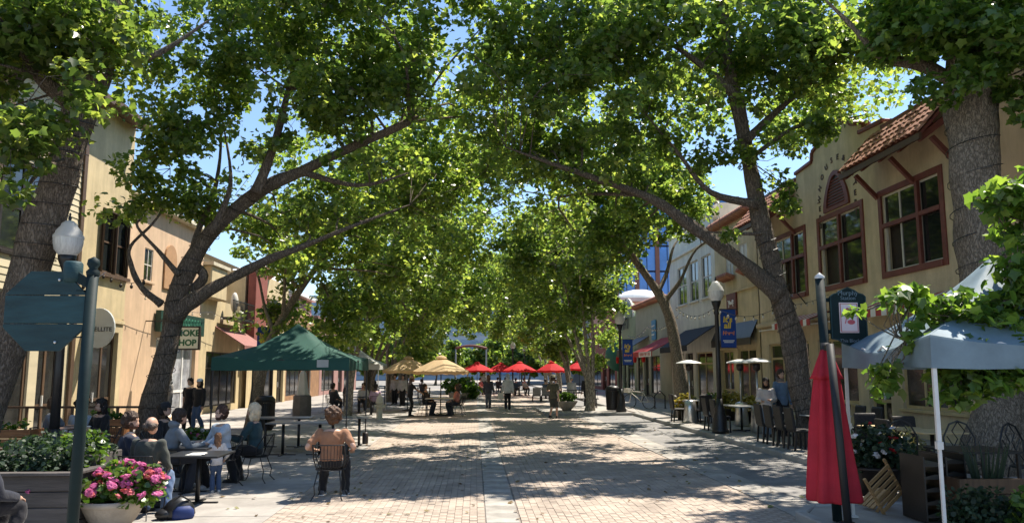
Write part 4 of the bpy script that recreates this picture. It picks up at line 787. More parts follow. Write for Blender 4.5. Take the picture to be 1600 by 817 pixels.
# ------------------------------------------------------------------ street furniture
M_globe = mat('opal_globe', (.74,.74,.72), .35, .05, 4, 0, trans=((.8,.8,.78),.4)); M_globeclear = mat('ribbed_glass', (.62,.63,.62), .2, .2, 9, .4, 30, stretch=(4,4,.3), spec=.7)
M_dkgreen = mat('dark_teal_paint', (.005,.017,.019), .65, .25, 4, .08, spec=.25); M_teal = mat('weathered_teal_board', (.011,.042,.05), .65, .35, 3, .2, 25, stretch=(.6,1,3))
M_tentg = mat('green_tent_canvas', (.020,.085,.065), .7, .12, 2.5, .25, 5, trans=((.015,.09,.06),.18)); M_tentw = mat('grey_white_canvas', (.55,.55,.52), .75, .1, 2.5, .25, 5, trans=((.55,.53,.48),.25)); M_tentb = mat('pale_blue_canvas', (.21,.29,.34), .65, .2, 2.5, .4, 5, trans=((.15,.22,.27),.25))
M_tan = mat('tan_canvas', (.62,.46,.26), .8, .1, 3, .15, 12, trans=((.75,.5,.25),.35)); M_red = mat('red_umbrella_canvas', (.60,.022,.03), .8, .1, 3, .15, 12, trans=((.75,.03,.03),.4)); M_crimson = mat('crimson_canvas', (.40,.016,.035), .75, .18, 3, .25, 9, trans=((.5,.02,.03),.15))
M_alu = mat('white_metal_leg', (.58,.59,.58), .4, .1, 5, .03); M_steel = mat('brushed_steel', (.55,.55,.54), .28, .15, 8, .03, metal=.85)
M_blackpl = mat('black_wicker', (.018,.016,.015), .55, .4, 30, .5, 60); M_top = mat('grey_table_top', (.20,.19,.18), .35, .2, 4, .05); M_topl = mat('pale_table_top', (.52,.50,.46), .35, .12, 4, .05)
M_plank = mat('weathered_plank', (.085,.075,.07), .75, .4, 3, .4, 20, stretch=(.5,6,6)); M_cedar = mat('cedar_board', (.34,.15,.06), .6, .35, 3, .25, 20, stretch=(.5,5,6)); M_stone = mat('cast_stone', (.40,.34,.27), .85, .25, 3, .35, 40)
M_banner = mat('banner_blue', (.012,.055,.26), .7, .1, 3, .05); M_yellow = mat('banner_yellow', (.72,.50,.06), .7, 0, 3, 0); M_orange = mat('banner_orange', (.6,.2,.1), .7, 0, 3, 0)
M_pole = mat('charcoal_pole', (.014,.016,.019), .55, .15, 5, .03); M_blue = mat('blue_nylon', (.012,.03,.13), .6, .2, 5, .15); M_wood = mat('pale_wood', (.42,.26,.12), .6, .25, 5, .2, stretch=(1,6,6)); M_bulb = mat('bulb_glass', (.55,.5,.4), .15, .1, 5, 0, spec=.7)

def lamp_post(x, y, z, label, banner=None, hbulb=0):
    r = thing('street_lamp', label, 'street lamp', (x,y,z), 0, 'black street lamps with white acorn globes')
    MB().lathe([(.24,0),(.24,.1),(.2,.16),(.185,.5),(.15,.62),(.165,.68),(.11,.8),(.085,1.0)], 16).build('base', M_black, r, True)
    MB().lathe([(.075,.95),(.07,2.0),(.058,3.45),(.085,3.5),(.06,3.56),(.07,3.62),(.13,3.78),(.14,3.86)], 14).build('pole', M_black, r, True)
    g = MB().lathe([(.13,3.86),(.2,3.95),(.225,4.06),(.228,4.16)], 22, cap=False).build('globe', M_globeclear, r, True)
    MB().lathe([(.235,4.15),(.235,4.19),(.2,4.24),(.2,4.27),(.13,4.36),(.12,4.40),(.06,4.45),(.0,4.46)], 22, cap=False).build('globe_cap', M_globe, r, True)
    MB().lathe([(.02,4.45),(.03,4.5),(.012,4.54),(.02,4.57),(.0,4.6)], 8, cap=False).build('finial', M_black, r, True)
    if banner:
        side, z0 = banner
        b = MB().box((side*.34,0,z0),(.46,.014,1.12)).build('banner', M_banner, r)
        br = MB(); br.bar((0,0,z0+.57),(side*.6,0,z0+.57),.022); br.bar((0,0,z0-.57),(side*.6,0,z0-.57),.022); br.ell((side*.61,0,z0+.57),(.03,.03,.03),8,6); br.build('banner_arm', M_black, r)
        for s, dz, sz, m, dx in (("It's",.26,.24,M_yellow,-.02),('all',.08,.24,M_yellow,-.03),('Here!',-.14,.15,M_orange,.0)): text(s, sz, m, b, (side*.34+dx,-.009,z0+dz), (pi/2,0,0), ext=.002, bold=.008, shear=.12)
        st = MB(); st.box((side*.34,-.009,z0-.36),(.34,.004,.025)); st.box((side*.34,-.009,z0-.41),(.28,.004,.02)); st.build('small_print', M_signw, b)
    return r
lamp_post(7.17,21.5,SW,'black street lamp on the right sidewalk, nearest one with a blue banner',(1,3.05))
lamp_post(6.5,32.8,SW,'black street lamp with a blue banner beyond the trash can on the right',(1,2.62))
lamp_post(A(105,400,12.6).x,12.6,0,'street lamp with white globe just above the octagonal sign')
lamp_post(-7.15,26.5,0,'street lamp with white globe rising behind the green tent',(-.9,2.9))
lamp_post(3.4,66,0,'small far street lamp behind the middle red umbrellas'); lamp_post(5.0,74,0,'smallest street lamp, farthest up the street')

# octagonal sign seen from the back, on a teal post
sx_, sy_ = A(136,560,7.3).x, 7.3
r = thing('road_sign', 'octagonal teal board seen from behind on a dark round post with ball finial', 'sign', (sx_,sy_,0))
MB().tube([(-.035,0,0),(0,0,2.88)], .052, 14).build('post', M_dkgreen, r, True); MB().lathe([(.055,2.86),(.062,2.9),(.035,2.93),(.058,2.97),(.05,3.02),(.0,3.05)], 14, cap=False).build('finial', M_dkgreen, r, True)
cx, cz, R8 = -.415, 2.515, .415
def octo(z0, z1):                       # slice of the octagon between two heights
    P = [(R8*cos(pi/8+k*pi/4), R8*sin(pi/8+k*pi/4)) for k in range(8)]
    def hw(z):
        a = abs(z); f = R8*cos(pi/8); t = R8*sin(pi/8)
        return f if a <= t else f-(a-t)
    zs_ = sorted({z0, z1, *[v for v in (-R8*sin(pi/8), R8*sin(pi/8)) if z0 < v < z1]})
    return [(hw(z), z) for z in zs_]+[(-hw(z), z) for z in reversed(zs_)]
f8 = R8*cos(pi/8)
for k, (a, b) in enumerate(((-f8,-.125),(-.119,.15),(.156,f8))): MB().prism(octo(a,b), (0,.028,0), (cx,-.02+.003*(k % 2),cz), (1,0,0), (0,0,1)).build('sign_board', M_teal, r, bev=.004)
for dz in (.2,-.25): MB().bar((-.06,0,cz+dz),(cx+.05,.02,cz+dz),.05,.012).build('strap', M_dkgreen, r)
b_ = MB(); b_.prism([(0,2.72),(-.16,2.80),(-.16,2.92),(0,2.80)], (0,.04,0), (0,-.02,0), (1,0,0), (0,0,1)); b_.build('bracket', M_dkgreen, r)
MB().lathe([(.075,2.8),(.085,2.84),(.085,2.98),(.07,3.0)], 12, (-.2,.02,0)).build('bracket_drum', M_teal, r, True)
for z in (.3,-.3): MB().ell((cx+.12,-.03,cz+z),(.014,.01,.014),8,6).build('bolt', M_steel, r)

# tall blue-green notice sign on the right
px_, py_ = 4.42, 9.05
r = thing('notice_sign', 'blue-green shaped notice board lettered Murphy Station on a round post', 'sign', (px_,py_,SW))
MB().tube([(.01,0,0),(-.06,0,2.98)], .056, 14).build('post', M_dkgreen, r, True); MB().lathe([(.06,2.97),(.06,3.0),(.0,3.05)], 14, c=(-.06,0,0), cap=False).build('post_cap', M_alu, r, True)
o8 = [(0,.09),(.0,.62),(.035,.65),(.09,.665),(.14,.70),(.225,.735),(.31,.70),(.36,.665),(.415,.65),(.45,.62),(.45,.09),(.36,.075),(.31,.035),(.225,0),(.14,.035),(.09,.075)]
bd = MB().prism(o8, (0,.05,0), (.05,-.03,2.12), (1,0,0), (0,0,1)).build('sign_board', M_dkgreen, r, bev=.008)
edge = MB(); Q = [(.275+(a-.225)*1.0, b) for a,b in o8]; [edge.bar((p[0],-.034,2.12+p[1]),(q[0],-.034,2.12+q[1]),.012,.012) for p,q in zip(Q,Q[1:]+Q[:1])]; edge.build('sign_edge', M_teal, bd)
MB().box((-.01,0,2.3),(.12,.03,.05)).box((-.01,0,2.7),(.12,.03,.05)).build('bracket', M_dkgreen, r)
MB().box((.275,-.035,2.475),(.24,.008,.38)).build('poster', mat('poster_pink_white',(.72,.62,.64),.5,.05,3,0), bd)
ed = MB(); [ed.box(p,d) for p,d in (((.275,-.041,2.65),(.22,.004,.006)),((.275,-.041,2.30),(.22,.004,.006)),((.168,-.041,2.475),(.006,.004,.35)),((.382,-.041,2.475),(.006,.004,.35)))]; ed.build('poster_border', M_redaw, bd)
pg = MB(); pg.ell((.26,-.041,2.56),(.03,.004,.04)); pg.ell((.31,-.041,2.55),(.025,.004,.05)); pg.bar((.22,-.041,2.40),(.25,-.041,2.5),.012,.006); pg.ell((.3,-.041,2.42),(.05,.004,.03)); pg.build('poster_picture', mat('poster_red',(.5,.1,.12),.6,.2,8,0), bd)
text('Murphy', .085, M_tentb, bd, (.275,-.036,2.785), (pi/2,0,0), ext=.002); text('Station', .07, M_tentb, bd, (.275,-.036,2.72), (pi/2,0,0), ext=.002); text('This Block', .06, M_tentb, bd, (.275,-.036,2.185), (pi/2,0,0), ext=.002)

# closed crimson umbrella
r = thing('closed_umbrella', 'closed crimson patio umbrella hanging round its thick black pole', 'umbrella', (4.12,8.5,SW))
def fold(a, z): return 1+.20*sin(a*2*pi/40*7)*(1.0 if z < 1.75 else .4)+.05*sin(a*.9+z*3)
MB().lathe([(.06,2.02),(.10,1.86),(.125,1.72),(.15,1.5),(.185,1.2),(.22,.8),(.25,.5),(.262,.36),(.25,.335),(.2,.34)], 40, cap=False, fn=fold).build('canopy', M_crimson, r, True)
MB().lathe([(.05,2.06),(.09,1.95),(.15,1.77),(.16,1.72),(.15,1.72)], 40, cap=False, fn=fold).build('top_vent', M_crimson, r, True)
MB().tube([(.0,-.34,-.02),(-.04,-.2,2.12)], .043, 14).build('pole', M_pole, r, True)
MB().tube([(.0,0,1.9),(.0,0,2.14)], .05, 12).build('top_cap', M_pole, r, True); MB().bar((-.04,-.2,2.08),(0,0,2.08),.06).build('arm', M_pole, r)
MB().lathe([(.3,0),(.3,.04),(.1,.07),(.08,.16)], 20, (-.0,-.3,0)).build('base', M_pole, r, True)

def umbrella(x, y, z, R_, htop, hrim, m, label, group, n=8, rot=0, tilt=0):
    r = thing('patio_umbrella', label, 'umbrella', (x,y,z), rot, group); b = MB(); K = 6; seg = n*4
    for j in range(K+1):
        t = j/K; rr = R_*t
        for a in range(seg):
            ph = (a % 4)/4; sag = 1-.05*sin(pi*ph)*t; zz = htop-(htop-hrim)*(t**1.15)-.03*sin(pi*ph)*t*t; b.V.append((rr*sag*cos(2*pi*a/seg), rr*sag*sin(2*pi*a/seg), zz))
    for j in range(K):
        for a in range(seg): b.F.append((j*seg+a, j*seg+(a+1) % seg, (j+1)*seg+(a+1) % seg, (j+1)*seg+a))
    i0 = len(b.V)
    for a in range(seg): v = b.V[K*seg+a]; b.V.append((v[0]*.995, v[1]*.995, v[2]-.12-.03*(a % 4 == 2)))
    for a in range(seg): b.F.append((K*seg+a, K*seg+(a+1) % seg, i0+(a+1) % seg, i0+a))
    b.build('canopy', m, r)
    for k in range(n): a = 2*pi*k/n; MB().bar((0,0,htop-.06),(R_*.98*cos(a),R_*.98*sin(a),hrim-.03),.02).build('rib', M_pole, r)
    MB().lathe([(.26,htop-.04),(.2,htop+.03),(.08,htop+.08),(.0,htop+.09)], 16, cap=False).build('vent', m, r)
    MB().tube([(0,0,0),(0,0,htop+.1)], .024, 8).build('pole', M_pole, r, True); MB().lathe([(.26,0),(.26,.05),(.05,.1)], 16).build('base', M_pole, r); return r

def tent(label, c, half, rz, zv, zt, zp, m, mleg, tagbox=False, weights=False, group='pop-up tents'):
    r = thing('pop_up_tent', label, 'tent', (c[0],c[1],c[2]), rz, None); b = MB(); K = 6; h = half
    ring0 = None
    for j in range(K+1):
        t = j/K; pts = []
        for s in range(4):
            a0 = [(-1,-1),(1,-1),(1,1),(-1,1)][s]; a1 = [(1,-1),(1,1),(-1,1),(-1,-1)][s]
            for i in range(6):
                u = i/6; x = (a0[0]+(a1[0]-a0[0])*u)*h*t; y = (a0[1]+(a1[1]-a0[1])*u)*h*t
                sag = -.10*sin(pi*u)*t*t-.14*sin(pi*t)*(.6+.4*abs(2*u-1)); pts.append((x, y, zp+(zt-zp)*t+sag+(.016*sin(7*x+3*y)+.010*sin(13*y-9*x))*(.3+t)))
        b.V += pts
    for j in range(K):
        for a in range(24): b.F.append((j*24+a, j*24+(a+1) % 24, (j+1)*24+(a+1) % 24, (j+1)*24+a))
    b.build('canopy', m, r, True)
    v = MB(); i = K*24; P = b.V[i:i+24]
    for a in range(24): p = P[a]; v.V.append((p[0]*1.006,p[1]*1.006,p[2])); 
    for a in range(24): p = P[a]; v.V.append((p[0]*1.012,p[1]*1.012,zv-.012*sin(a*1.3)))
    for a in range(24): v.F.append((a,(a+1) % 24,24+(a+1) % 24,24+a))
    v.build('valance', m, r)
    for sx in (-1,1):
        for sy in (-1,1):
            l = MB(); l.bar((sx*h*.985,sy*h*.985,1.1),(sx*h*.985,sy*h*.985,zt-.03),.036); l.bar((sx*h*.985,sy*h*.985,0),(sx*h*.985,sy*h*.985,1.2),.028); l.box((sx*h*.985,sy*h*.985,.01),(.09,.09,.02)); lg = l.build('leg', mleg, r)
            MB().box((sx*h*.985,sy*h*.985,1.12),(.055,.055,.07)).build('slider', M_black if mleg is M_black else M_alu, lg)
            if weights: MB().lathe([(.075,0),(.08,.03),(.08,.27),(.05,.3)], 12, (sx*h*.985,sy*h*.985,.02)).build('weight_bag', M_dkbrown, lg, True)
    for s in range(4):
        a0 = Vector([(-1,-1,0),(1,-1,0),(1,1,0),(-1,1,0)][s]); a1 = Vector([(1,-1,0),(1,1,0),(-1,1,0),(-1,-1,0)][s]); t = MB()
        for k in range(4):
            p = (a0+(a1-a0)*k/4)*h*.98; q = (a0+(a1-a0)*(k+1)/4)*h*.98; t.bar(p+Vector((0,0,zv+.02)), q+Vector((0,0,zt-.06)), .018); t.bar(p+Vector((0,0,zt-.06)), q+Vector((0,0,zv+.02)), .018)
        t.build('truss', mleg, r)
    MB().tube([(0,0,zt-.1),(0,0,zp-.02)], .02, 6).build('centre_pole', mleg, r)
    if tagbox: MB().box((h*.62,-h*1.02,(zv+zt)/2),(.26,.006,.17)).build('maker_tag', M_tentw, r)
    return r
tent('dark green pop-up tent over bare tables on the left', (-4.4,18.6,0), 1.53, 0, 1.95, 2.25, 3.1, M_tentg, M_black, True, True)
tent('grey-white pop-up tent behind the pale mottled trunk', (-5.9,35.5,0), 1.55, 0, 1.98, 2.25, 3.3, M_tentw, M_alu)
tent('pale blue pop-up tent behind the maple twigs at the right edge', (5.76,7.86,SW), 1.24, -.155, 1.84, 2.14, 3.08, M_tentb, M_alu)

# tables and chairs
def square_table(label, x, y, z=0, w_=.75, d_=.75, h=.74, m=None, rz=0, group=None, legs=False):
    r = thing('cafe_table', label, 'table', (x,y,z), rz, group)
    MB().box((0,0,h-.015),(w_,d_,.03)).build('table_top', m or M_black, r, bev=.006)
    if legs:
        for sx in (-1,1):
            for sy in (-1,1): MB().bar((sx*(w_/2-.05),sy*(d_/2-.05),0),(sx*(w_/2-.05),sy*(d_/2-.05),h-.03),.04).build('leg', M_black, r)
    else:
        n = 1 if w_ < 1.2 else 2
        for k in range(n):
            x0 = 0 if n == 1 else (-1+2*k)*w_*.28; MB().tube([(x0,0,.03),(x0,0,h-.03)], .035, 10).build('column', M_black, r, True); f = MB(); f.bar((x0-.3,0,.02),(x0+.3,0,.02),.06,.03); f.bar((x0,-.3,.022),(x0,.3,.022),.06,.03); f.build('foot', M_black, r, bev=.006)
    return r
def make_wire_chair():
    r = thing('wire_chair', 'x', 'chair'); R_ = .007
    s = MB(); ring = [(.22*cos(2*pi*k/20)*(1 if sin(2*pi*k/20) > 0 else 1.02), .21*sin(2*pi*k/20), .45) for k in range(20)]; s.tube(ring, .009, 6, closed=True)
    for k in range(-4,5):
        y = k*.045; w_ = .22*sqrt(max(0,1-(y/.21)**2)); s.tube([(-w_,y,.45),(0,y,.435),(w_,y,.45)], .004, 4); s.tube([(y,-.21*sqrt(max(0,1-(y/.22)**2)),.45),(y,0,.435),(y,.21*sqrt(max(0,1-(y/.22)**2)),.45)], .004, 4)
    s.build('seat', M_black, r)
    b = MB(); top = [(.25*sin(t), -.20-.09*cos(t), .83) for t in [(-1.25+2.5*k/12) for k in range(13)]]
    b.tube([(-.2,-.06,.45),(-.245,-.1,.62)]+top+[(.245,-.1,.62),(.2,-.06,.45)], .01, 6)
    for k in range(1,12): p = top[k]; t = -1.25+2.5*k/12; b.tube([(.2*sin(t),-.16-.05*cos(t),.455),(p[0]*.97,p[1]+.01,.64),p], .0045, 4)
    b.tube([(.235*sin(t),-.175-.07*cos(t),.62) for t in [(-1.2+2.4*k/12) for k in range(13)]], .0045, 4)
    b.build('backrest', M_black, r)
    for sx in (-1,1):
        MB().tube([(sx*.17,.13,.44),(sx*.2,.2,.22),(sx*.19,.19,.1),(sx*.23,.25,0)], R_+.002, 6).build('leg', M_black, r); MB().tube([(sx*.16,-.14,.44),(sx*.2,-.22,.22),(sx*.19,-.2,.1),(sx*.24,-.28,0)], R_+.002, 6).build('leg', M_black, r)
        MB().tube([(sx*.245,-.1,.62),(sx*.27,.0,.66),(sx*.26,.12,.64),(sx*.2,.16,.45)], .009, 6).build('armrest', M_black, r)
    return r
def make_wicker_chair():
    r = thing('wicker_chair', 'x', 'chair')
    MB().box((0,0,.44),(.44,.44,.07)).build('seat', M_blackpl, r, bev=.02)
    MB().prism([(-.21,.42),(-.24,.46),(-.30,.96),(-.27,.98),(-.235,.95),(-.18,.47)], (.44,0,0), (-.22,0,0), (0,1,0), (0,0,1)).build('backrest', M_blackpl, r, bev=.015)
    for sx in (-1,1):
        for sy in (-1,1): MB().bar((sx*.19,sy*.19-(.03 if sy < 0 else 0),0),(sx*.19,sy*.18,.42),.04).build('leg', M_black, r)
    return r
WC = make_wire_chair(); KC = make_wicker_chair()
def wchair(x, y, rz, label, z=0, group=None): return place(WC, (x,y,z), rz, label, group)
def kchair(x, y, rz, label, z=SW, group=None): return place(KC, (x,y,z), rz, label, group)

# plants
def foliage(parent, ells, n, nl, size, m, seed, name='foliage', clr=(.06,.14), lod=1, up=.8):
    rng = np.random.default_rng(seed); C = in_ells(ells, n, rng, None, True, False); P, Nn, T, S = clump_leaves(C, rng.uniform(clr[0],clr[1],len(C)), nl, size, rng, up=up)
    V, F = leaf_arrays(P, Nn, T, S, HALF_LO if lod else HALF_HI); o = link(name, arrays_mesh(name, V, F), m, parent); o['kind'] = 'stuff'; return o
def flower_mesh(name, m, R_=.045, n=26, seed=1):
    rng = np.random.default_rng(seed); d = nrm(rng.normal(size=(n,3))+np.array([0,0,.6])); P = d*R_*rng.uniform(.7,1,n)[:,None]; Nn = nrm(d+rng.normal(size=d.shape)*.3); T = np.cross(Nn, rng.normal(size=d.shape)); T = nrm(T)
    V, F = leaf_arrays(P, Nn, T, np.full(n, R_*1.0), HALF_LO); me = arrays_mesh(name, V, F); me.materials.append(m); return me
M_pink = mat('pink_petal', (.62,.16,.36), .6, .3, 20, 0, trans=((.75,.2,.42),.35)); M_pink2 = mat('coral_petal', (.70,.18,.2), .6, .3, 20, 0, trans=((.8,.2,.2),.35)); M_wpet = mat('white_petal', (.75,.72,.72), .6, .1, 20, 0, trans=((.8,.75,.75),.3)); M_redpet = mat('red_petal', (.45,.02,.03), .6, .3, 20, 0, trans=((.6,.03,.03),.3))
M_leafp = leaf_mat('pot_plant_leaf', (.035,.08,.015), (.07,.14,.022), (.13,.2,.035), (2.8,2.6,1.3), .35); M_leafy = leaf_mat('yellow_shrub_leaf', (.13,.14,.02), (.28,.24,.04), (.45,.36,.08), (1.6,1.5,.9), .35); M_leafb = leaf_mat('dark_herb_leaf', (.010,.028,.014), (.02,.046,.02), (.036,.07,.03), (2.4,2.2,1.3), .3, .6)
FM = [flower_mesh('flower', M_pink), flower_mesh('flower', M_pink2, seed=2), flower_mesh('flower', M_wpet, seed=3), flower_mesh('flower', M_redpet, seed=4)]
def flowers(parent, ells, n, kinds, seed, sc_=1.0):
    rng = np.random.default_rng(seed)
    for i in range(n):
        e = ells[rng.integers(len(ells))]; d = rng.normal(size=3); d[2] = abs(d[2])*.9; d[1] -= .35; d /= np.linalg.norm(d); p = np.array(e[0])+d*np.array(e[1])*rng.uniform(.95,1.12)
        o = link('flower', FM[kinds[rng.integers(len(kinds))]], None, parent, 0, p); o.rotation_euler = (rng.uniform(-.6,.6), rng.uniform(-.6,.6), rng.uniform(0,6)); o.scale = [sc_*rng.uniform(.45,1.3)*q for q in (1,1,rng.uniform(.5,.9))]
def bowl(x, y, z, R_, H, label, seed):
    r = thing('bowl_planter', label, 'planter', (x,y,z))
    MB().lathe([(R_*.42,0),(R_*.45,.04),(R_*.5,.06),(R_*.75,H*.45),(R_*.93,H*.78),(R_*.96,H*.83),(R_*1.0,H*.86),(R_*1.0,H),(R_*.92,H),(R_*.9,H*.9)], 28, cap=True).build('bowl', M_stone, r, True)
    MB().lathe([(.0,H*.9),(R_*.9,H*.9)], 20, cap=False).build('soil', M_brown, r); return r
r = bowl(-4.38,9.45,0,.37,.40,'stone bowl planter overflowing with pink geraniums at the lower left',1)
ee = [((0,0,.50),(.42,.36,.2)),((.34,-.1,.46),(.26,.22,.2)),((-.3,.05,.45),(.22,.2,.18)),((.12,0,.66),(.3,.24,.18)),((.42,-.05,.62),(.18,.15,.14))]
foliage(r, ee, 120, 16, .065, M_leafp, 3); flowers(r, ee, 95, [0,0,0,0,1], 5, 1.15)
r = bowl(-6.3,17.2,0,.42,.42,'pale stone bowl planter behind the seated group',2); foliage(r, [((0,0,.5),(.3,.3,.14))], 40, 14, .07, M_leafp, 4); flowers(r, [((0,0,.5),(.3,.3,.14))], 8, [2,0], 6)
r = bowl(4.25,34.2,SW,.5,.42,'low tan bowl planter beside the man in olive on the far right kerb',3); foliage(r, [((0,0,.55),(.35,.35,.22))], 40, 14, .1, M_leafp, 9)
# plank planter box, lower left
r = thing('wood_planter', 'large weathered plank planter with dark herbs and white flowers at lower left', 'planter', (-5.5,9.75,0))
for k in range(4):
    z = .02+k*.18
    MB().b2((-1.0,-.75,z),(.84,-.71,z+.172)).build('plank', M_plank, r, bev=.005); MB().b2((.80,-.70,z),(.84,.72,z+.172)).build('plank', M_plank, r, bev=.005); MB().b2((-1.0,.71,z),(.84,.75,z+.172)).build('plank', M_plank, r, bev=.005)
MB().b2((-1.05,-.80,.74),(.9,-.66,.775)).build('rim_board', M_plank, r, bev=.005); MB().b2((.76,-.66,.74),(.9,.8,.775)).build('rim_board', M_plank, r, bev=.005); MB().b2((-.98,-.7,.5),(.8,.7,.68)).build('soil', M_brown, r)
MB().b2((-.5,-.1,.70),(.78,.6,.90)).build('upper_tier', M_plank, r, bev=.01)
ee = [((-.6,-.3,.82),(.4,.35,.18)),((0,-.35,.85),(.5,.3,.2)),((.5,-.2,.85),(.35,.4,.22)),((.1,.25,1.0),(.55,.35,.15)),((.6,.3,.95),(.25,.3,.16))]
foliage(r, ee, 260, 16, .05, M_leafb, 7); foliage(r, [((.55,.1,1.0),(.28,.3,.2)),((.72,-.1,.85),(.12,.2,.15))], 40, 14, .06, M_leafp, 8, 'light_foliage'); flowers(r, [((-.75,-.35,.85),(.3,.3,.16)),((-.3,-.4,.82),(.2,.2,.14))], 16, [2], 9, .55); flowers(r, [((.3,-.6,.55),(.3,.15,.2))], 4, [0], 12, .7)
# cedar terrace boxes
for (x0, x1, y, z1, lb) in ((-9.6,-8.25,14.6,.86,'orange-brown cedar board terrace box at the left edge'),(-8.6,-7.6,16.9,.9,'orange-brown cedar board box behind the seated cafe guests'),(-7.6,-6.4,13.7,.62,'low dark timber planter in front of the woman in black')):
    r = thing('terrace_box', lb, 'planter', ((x0+x1)/2,y,0)); w_ = (x1-x0)/2; n = int(z1/.16); cm = M_cedar if z1 > .8 else M_plank
    for k in range(n): z = .02+k*(z1-.02)/n; h_ = (z1-.02)/n-.008; MB().b2((-w_,-.22,z),(w_,-.18,z+h_)).build('board', cm, r, bev=.004); MB().b2((w_-.04,-.179,z),(w_,.22,z+h_)).build('board', cm, r, bev=.004)
    for sx in (-1,1): MB().b2((sx*w_-.04*(sx > 0),-.235,0),(sx*w_+.04*(sx < 0),-.222,z1)).build('corner_post', cm, r)
    MB().b2((-w_+.01,-.18,z1-.12),(w_-.04,.2,z1-.06)).build('soil', M_brown, r); foliage(r, [((0,0,z1+.02),(w_*.85,.15,.12))], 22, 10, .08, M_leafp, int(100*z1))
    if z1 < .8: flowers(r, [((0,0,z1+.1),(w_*.8,.15,.2))], 10, [2,0], 3, .8)
# railing behind the terrace
r = thing('terrace_railing', 'thin dark rail running along the cafe terrace under the octagonal sign', 'railing', (-9,17.4,0)); MB().bar((-2.2,0,1.12),(2.0,0,1.12),.05).build('rail', M_brown, r)
for k in range(5): MB().bar((-2.1+k*1.0,0,0),(-2.1+k*1.0,0,1.1),.05).build('post', M_brown, r)
# trash cans, hydrant, heater cover
def trash(x, y, z, label):
    r = thing('trash_can', label, 'trash can', (x,y,z), 0); MB().lathe([(.26,.03),(.28,.1),(.29,.85),(.26,.88)], 24).build('liner', M_dkbrown, r, True); s = MB()
    for k in range(28): a = 2*pi*k/28; s.bar((.29*cos(a),.29*sin(a),.06),(.325*cos(a),.325*sin(a),.92),.035,.012,up=(cos(a),sin(a),0))
    struct(s.build('slats', M_black, r), 'stuff'); MB().tube([(.32*cos(2*pi*k/24),.32*sin(2*pi*k/24),.93) for k in range(24)], .02, 6, closed=True).build('rim', M_black, r, True)
    MB().lathe([(.33,.96),(.33,1.0),(.25,1.1),(.2,1.12),(.2,1.1)], 24).build('lid', M_black, r, True); return r
trash(-6.85,24.8,0,'black slatted trash can beside the green tent'); trash(6.25,33.4,SW,'black slatted trash can on the planted bulb-out at right')
r = thing('fire_hydrant', 'pale fire hydrant on the left pavement beside the tent pole', 'hydrant', (-3.78,30,0)); M_hyd = mat('hydrant_paint', (.58,.54,.42), .5, .15, 5, .1)
MB().lathe([(.17,0),(.17,.06),(.12,.08),(.12,.62),(.16,.64),(.16,.7),(.13,.74)], 16).build('barrel', M_hyd, r, True); MB().lathe([(.14,.74),(.14,.78),(.11,.9),(.04,.96),(.04,1.02),(.0,1.02)], 16, cap=False).build('bonnet', M_hyd, r, True)
for d in ((1,0),(-1,0),(0,-1)): MB().tube([(d[0]*.08,d[1]*.08,.52),(d[0]*.2,d[1]*.2,.52)], .07, 10).build('nozzle', M_hyd, r, True)
r = thing('covered_heater', 'patio heater under a grey cover with white top beside the black tables', 'patio heater', (-6.95,30.5,0)); MB().lathe([(.36,0),(.38,.4),(.36,.92),(.3,.96)], 8).build('lower_cover', mat('grey_cover',(.11,.10,.095),.8,.2,4,.2), r); MB().lathe([(.26,.96),(.2,1.35),(.14,1.8),(.05,1.95)], 12, fn=lambda a, z: 1+.1*sin(a*2.6)).build('upper_cover', M_tentw, r)
def heater(x, y, label, tilt=0):
    r = thing('patio_heater', label, 'patio heater', (x,y,SW)); MB().lathe([(.22,0),(.24,.05),(.2,.5),(.19,.75),(.05,.8)], 18).build('tank_cover', M_steel, r, True); MB().tube([(0,0,.8),(0,0,1.8)], .035, 10).build('pole', M_steel, r, True)
    MB().lathe([(.06,1.8),(.11,1.84),(.12,2.0),(.08,2.03)], 14).build('burner', M_dkbrown, r, True); h_ = MB().lathe([(.44,2.06),(.42,2.09),(.25,2.14),(.08,2.18),(.0,2.18)], 24, cap=False).build('reflector', mat('pale_reflector',(.66,.66,.63),.4,.05,5,0), r, True); h_.rotation_euler = (tilt,tilt*.6,0); return r
heater(7.55,25.8,'mushroom patio heater left of the near right lamp'); heater(8.8,24.2,'mushroom patio heater just right of the near right lamp'); heater(8.35,21.6,'mushroom patio heater standing nearest the standing couple')
# right terrace tables with wicker chairs
square_table('long pale cafe table in front of the standing couple', 8.35,17.9,SW,1.0,1.5,.76,M_topl, rz=.05); square_table('pale cafe table behind the near right lamp post', 8.1,22.3,SW,.8,1.4,.76,M_topl); square_table('small pale cafe table beside the curving trunk on the right', 8.0,26.4,SW,.8,.8,.76,M_topl)
G_ = 'black wicker chairs on the right terrace'
for k in range(4): kchair(7.5,16.9+k*.62,-pi/2,('black wicker chair on the street side of the long table, '+('nearest the camera','second from the camera','third from the camera','farthest from the camera')[k]),group=G_)
for k in range(3): kchair(9.15,17.0+k*.75,pi/2,('black wicker chair on the wall side of the long table, '+('near end','middle','far end')[k]),group=G_)
for k, (x, y, a, lb) in enumerate(((7.35,21.9,-pi/2,'street side, near one'),(7.35,22.7,-pi/2,'street side, far one'),(8.85,21.9,pi/2,'wall side, near one'),(8.85,22.7,pi/2,'wall side, far one'))): kchair(x,y,a,'black wicker chair at the pale table behind the lamp post, '+lb,group=G_)
for k, (x, y, a, lb) in enumerate(((7.3,26.4,-pi/2,'left of'),(8.0,25.7,0,'in front of'))): kchair(x,y,a,'black wicker chair '+lb+' the small table by the curving trunk',group=G_)
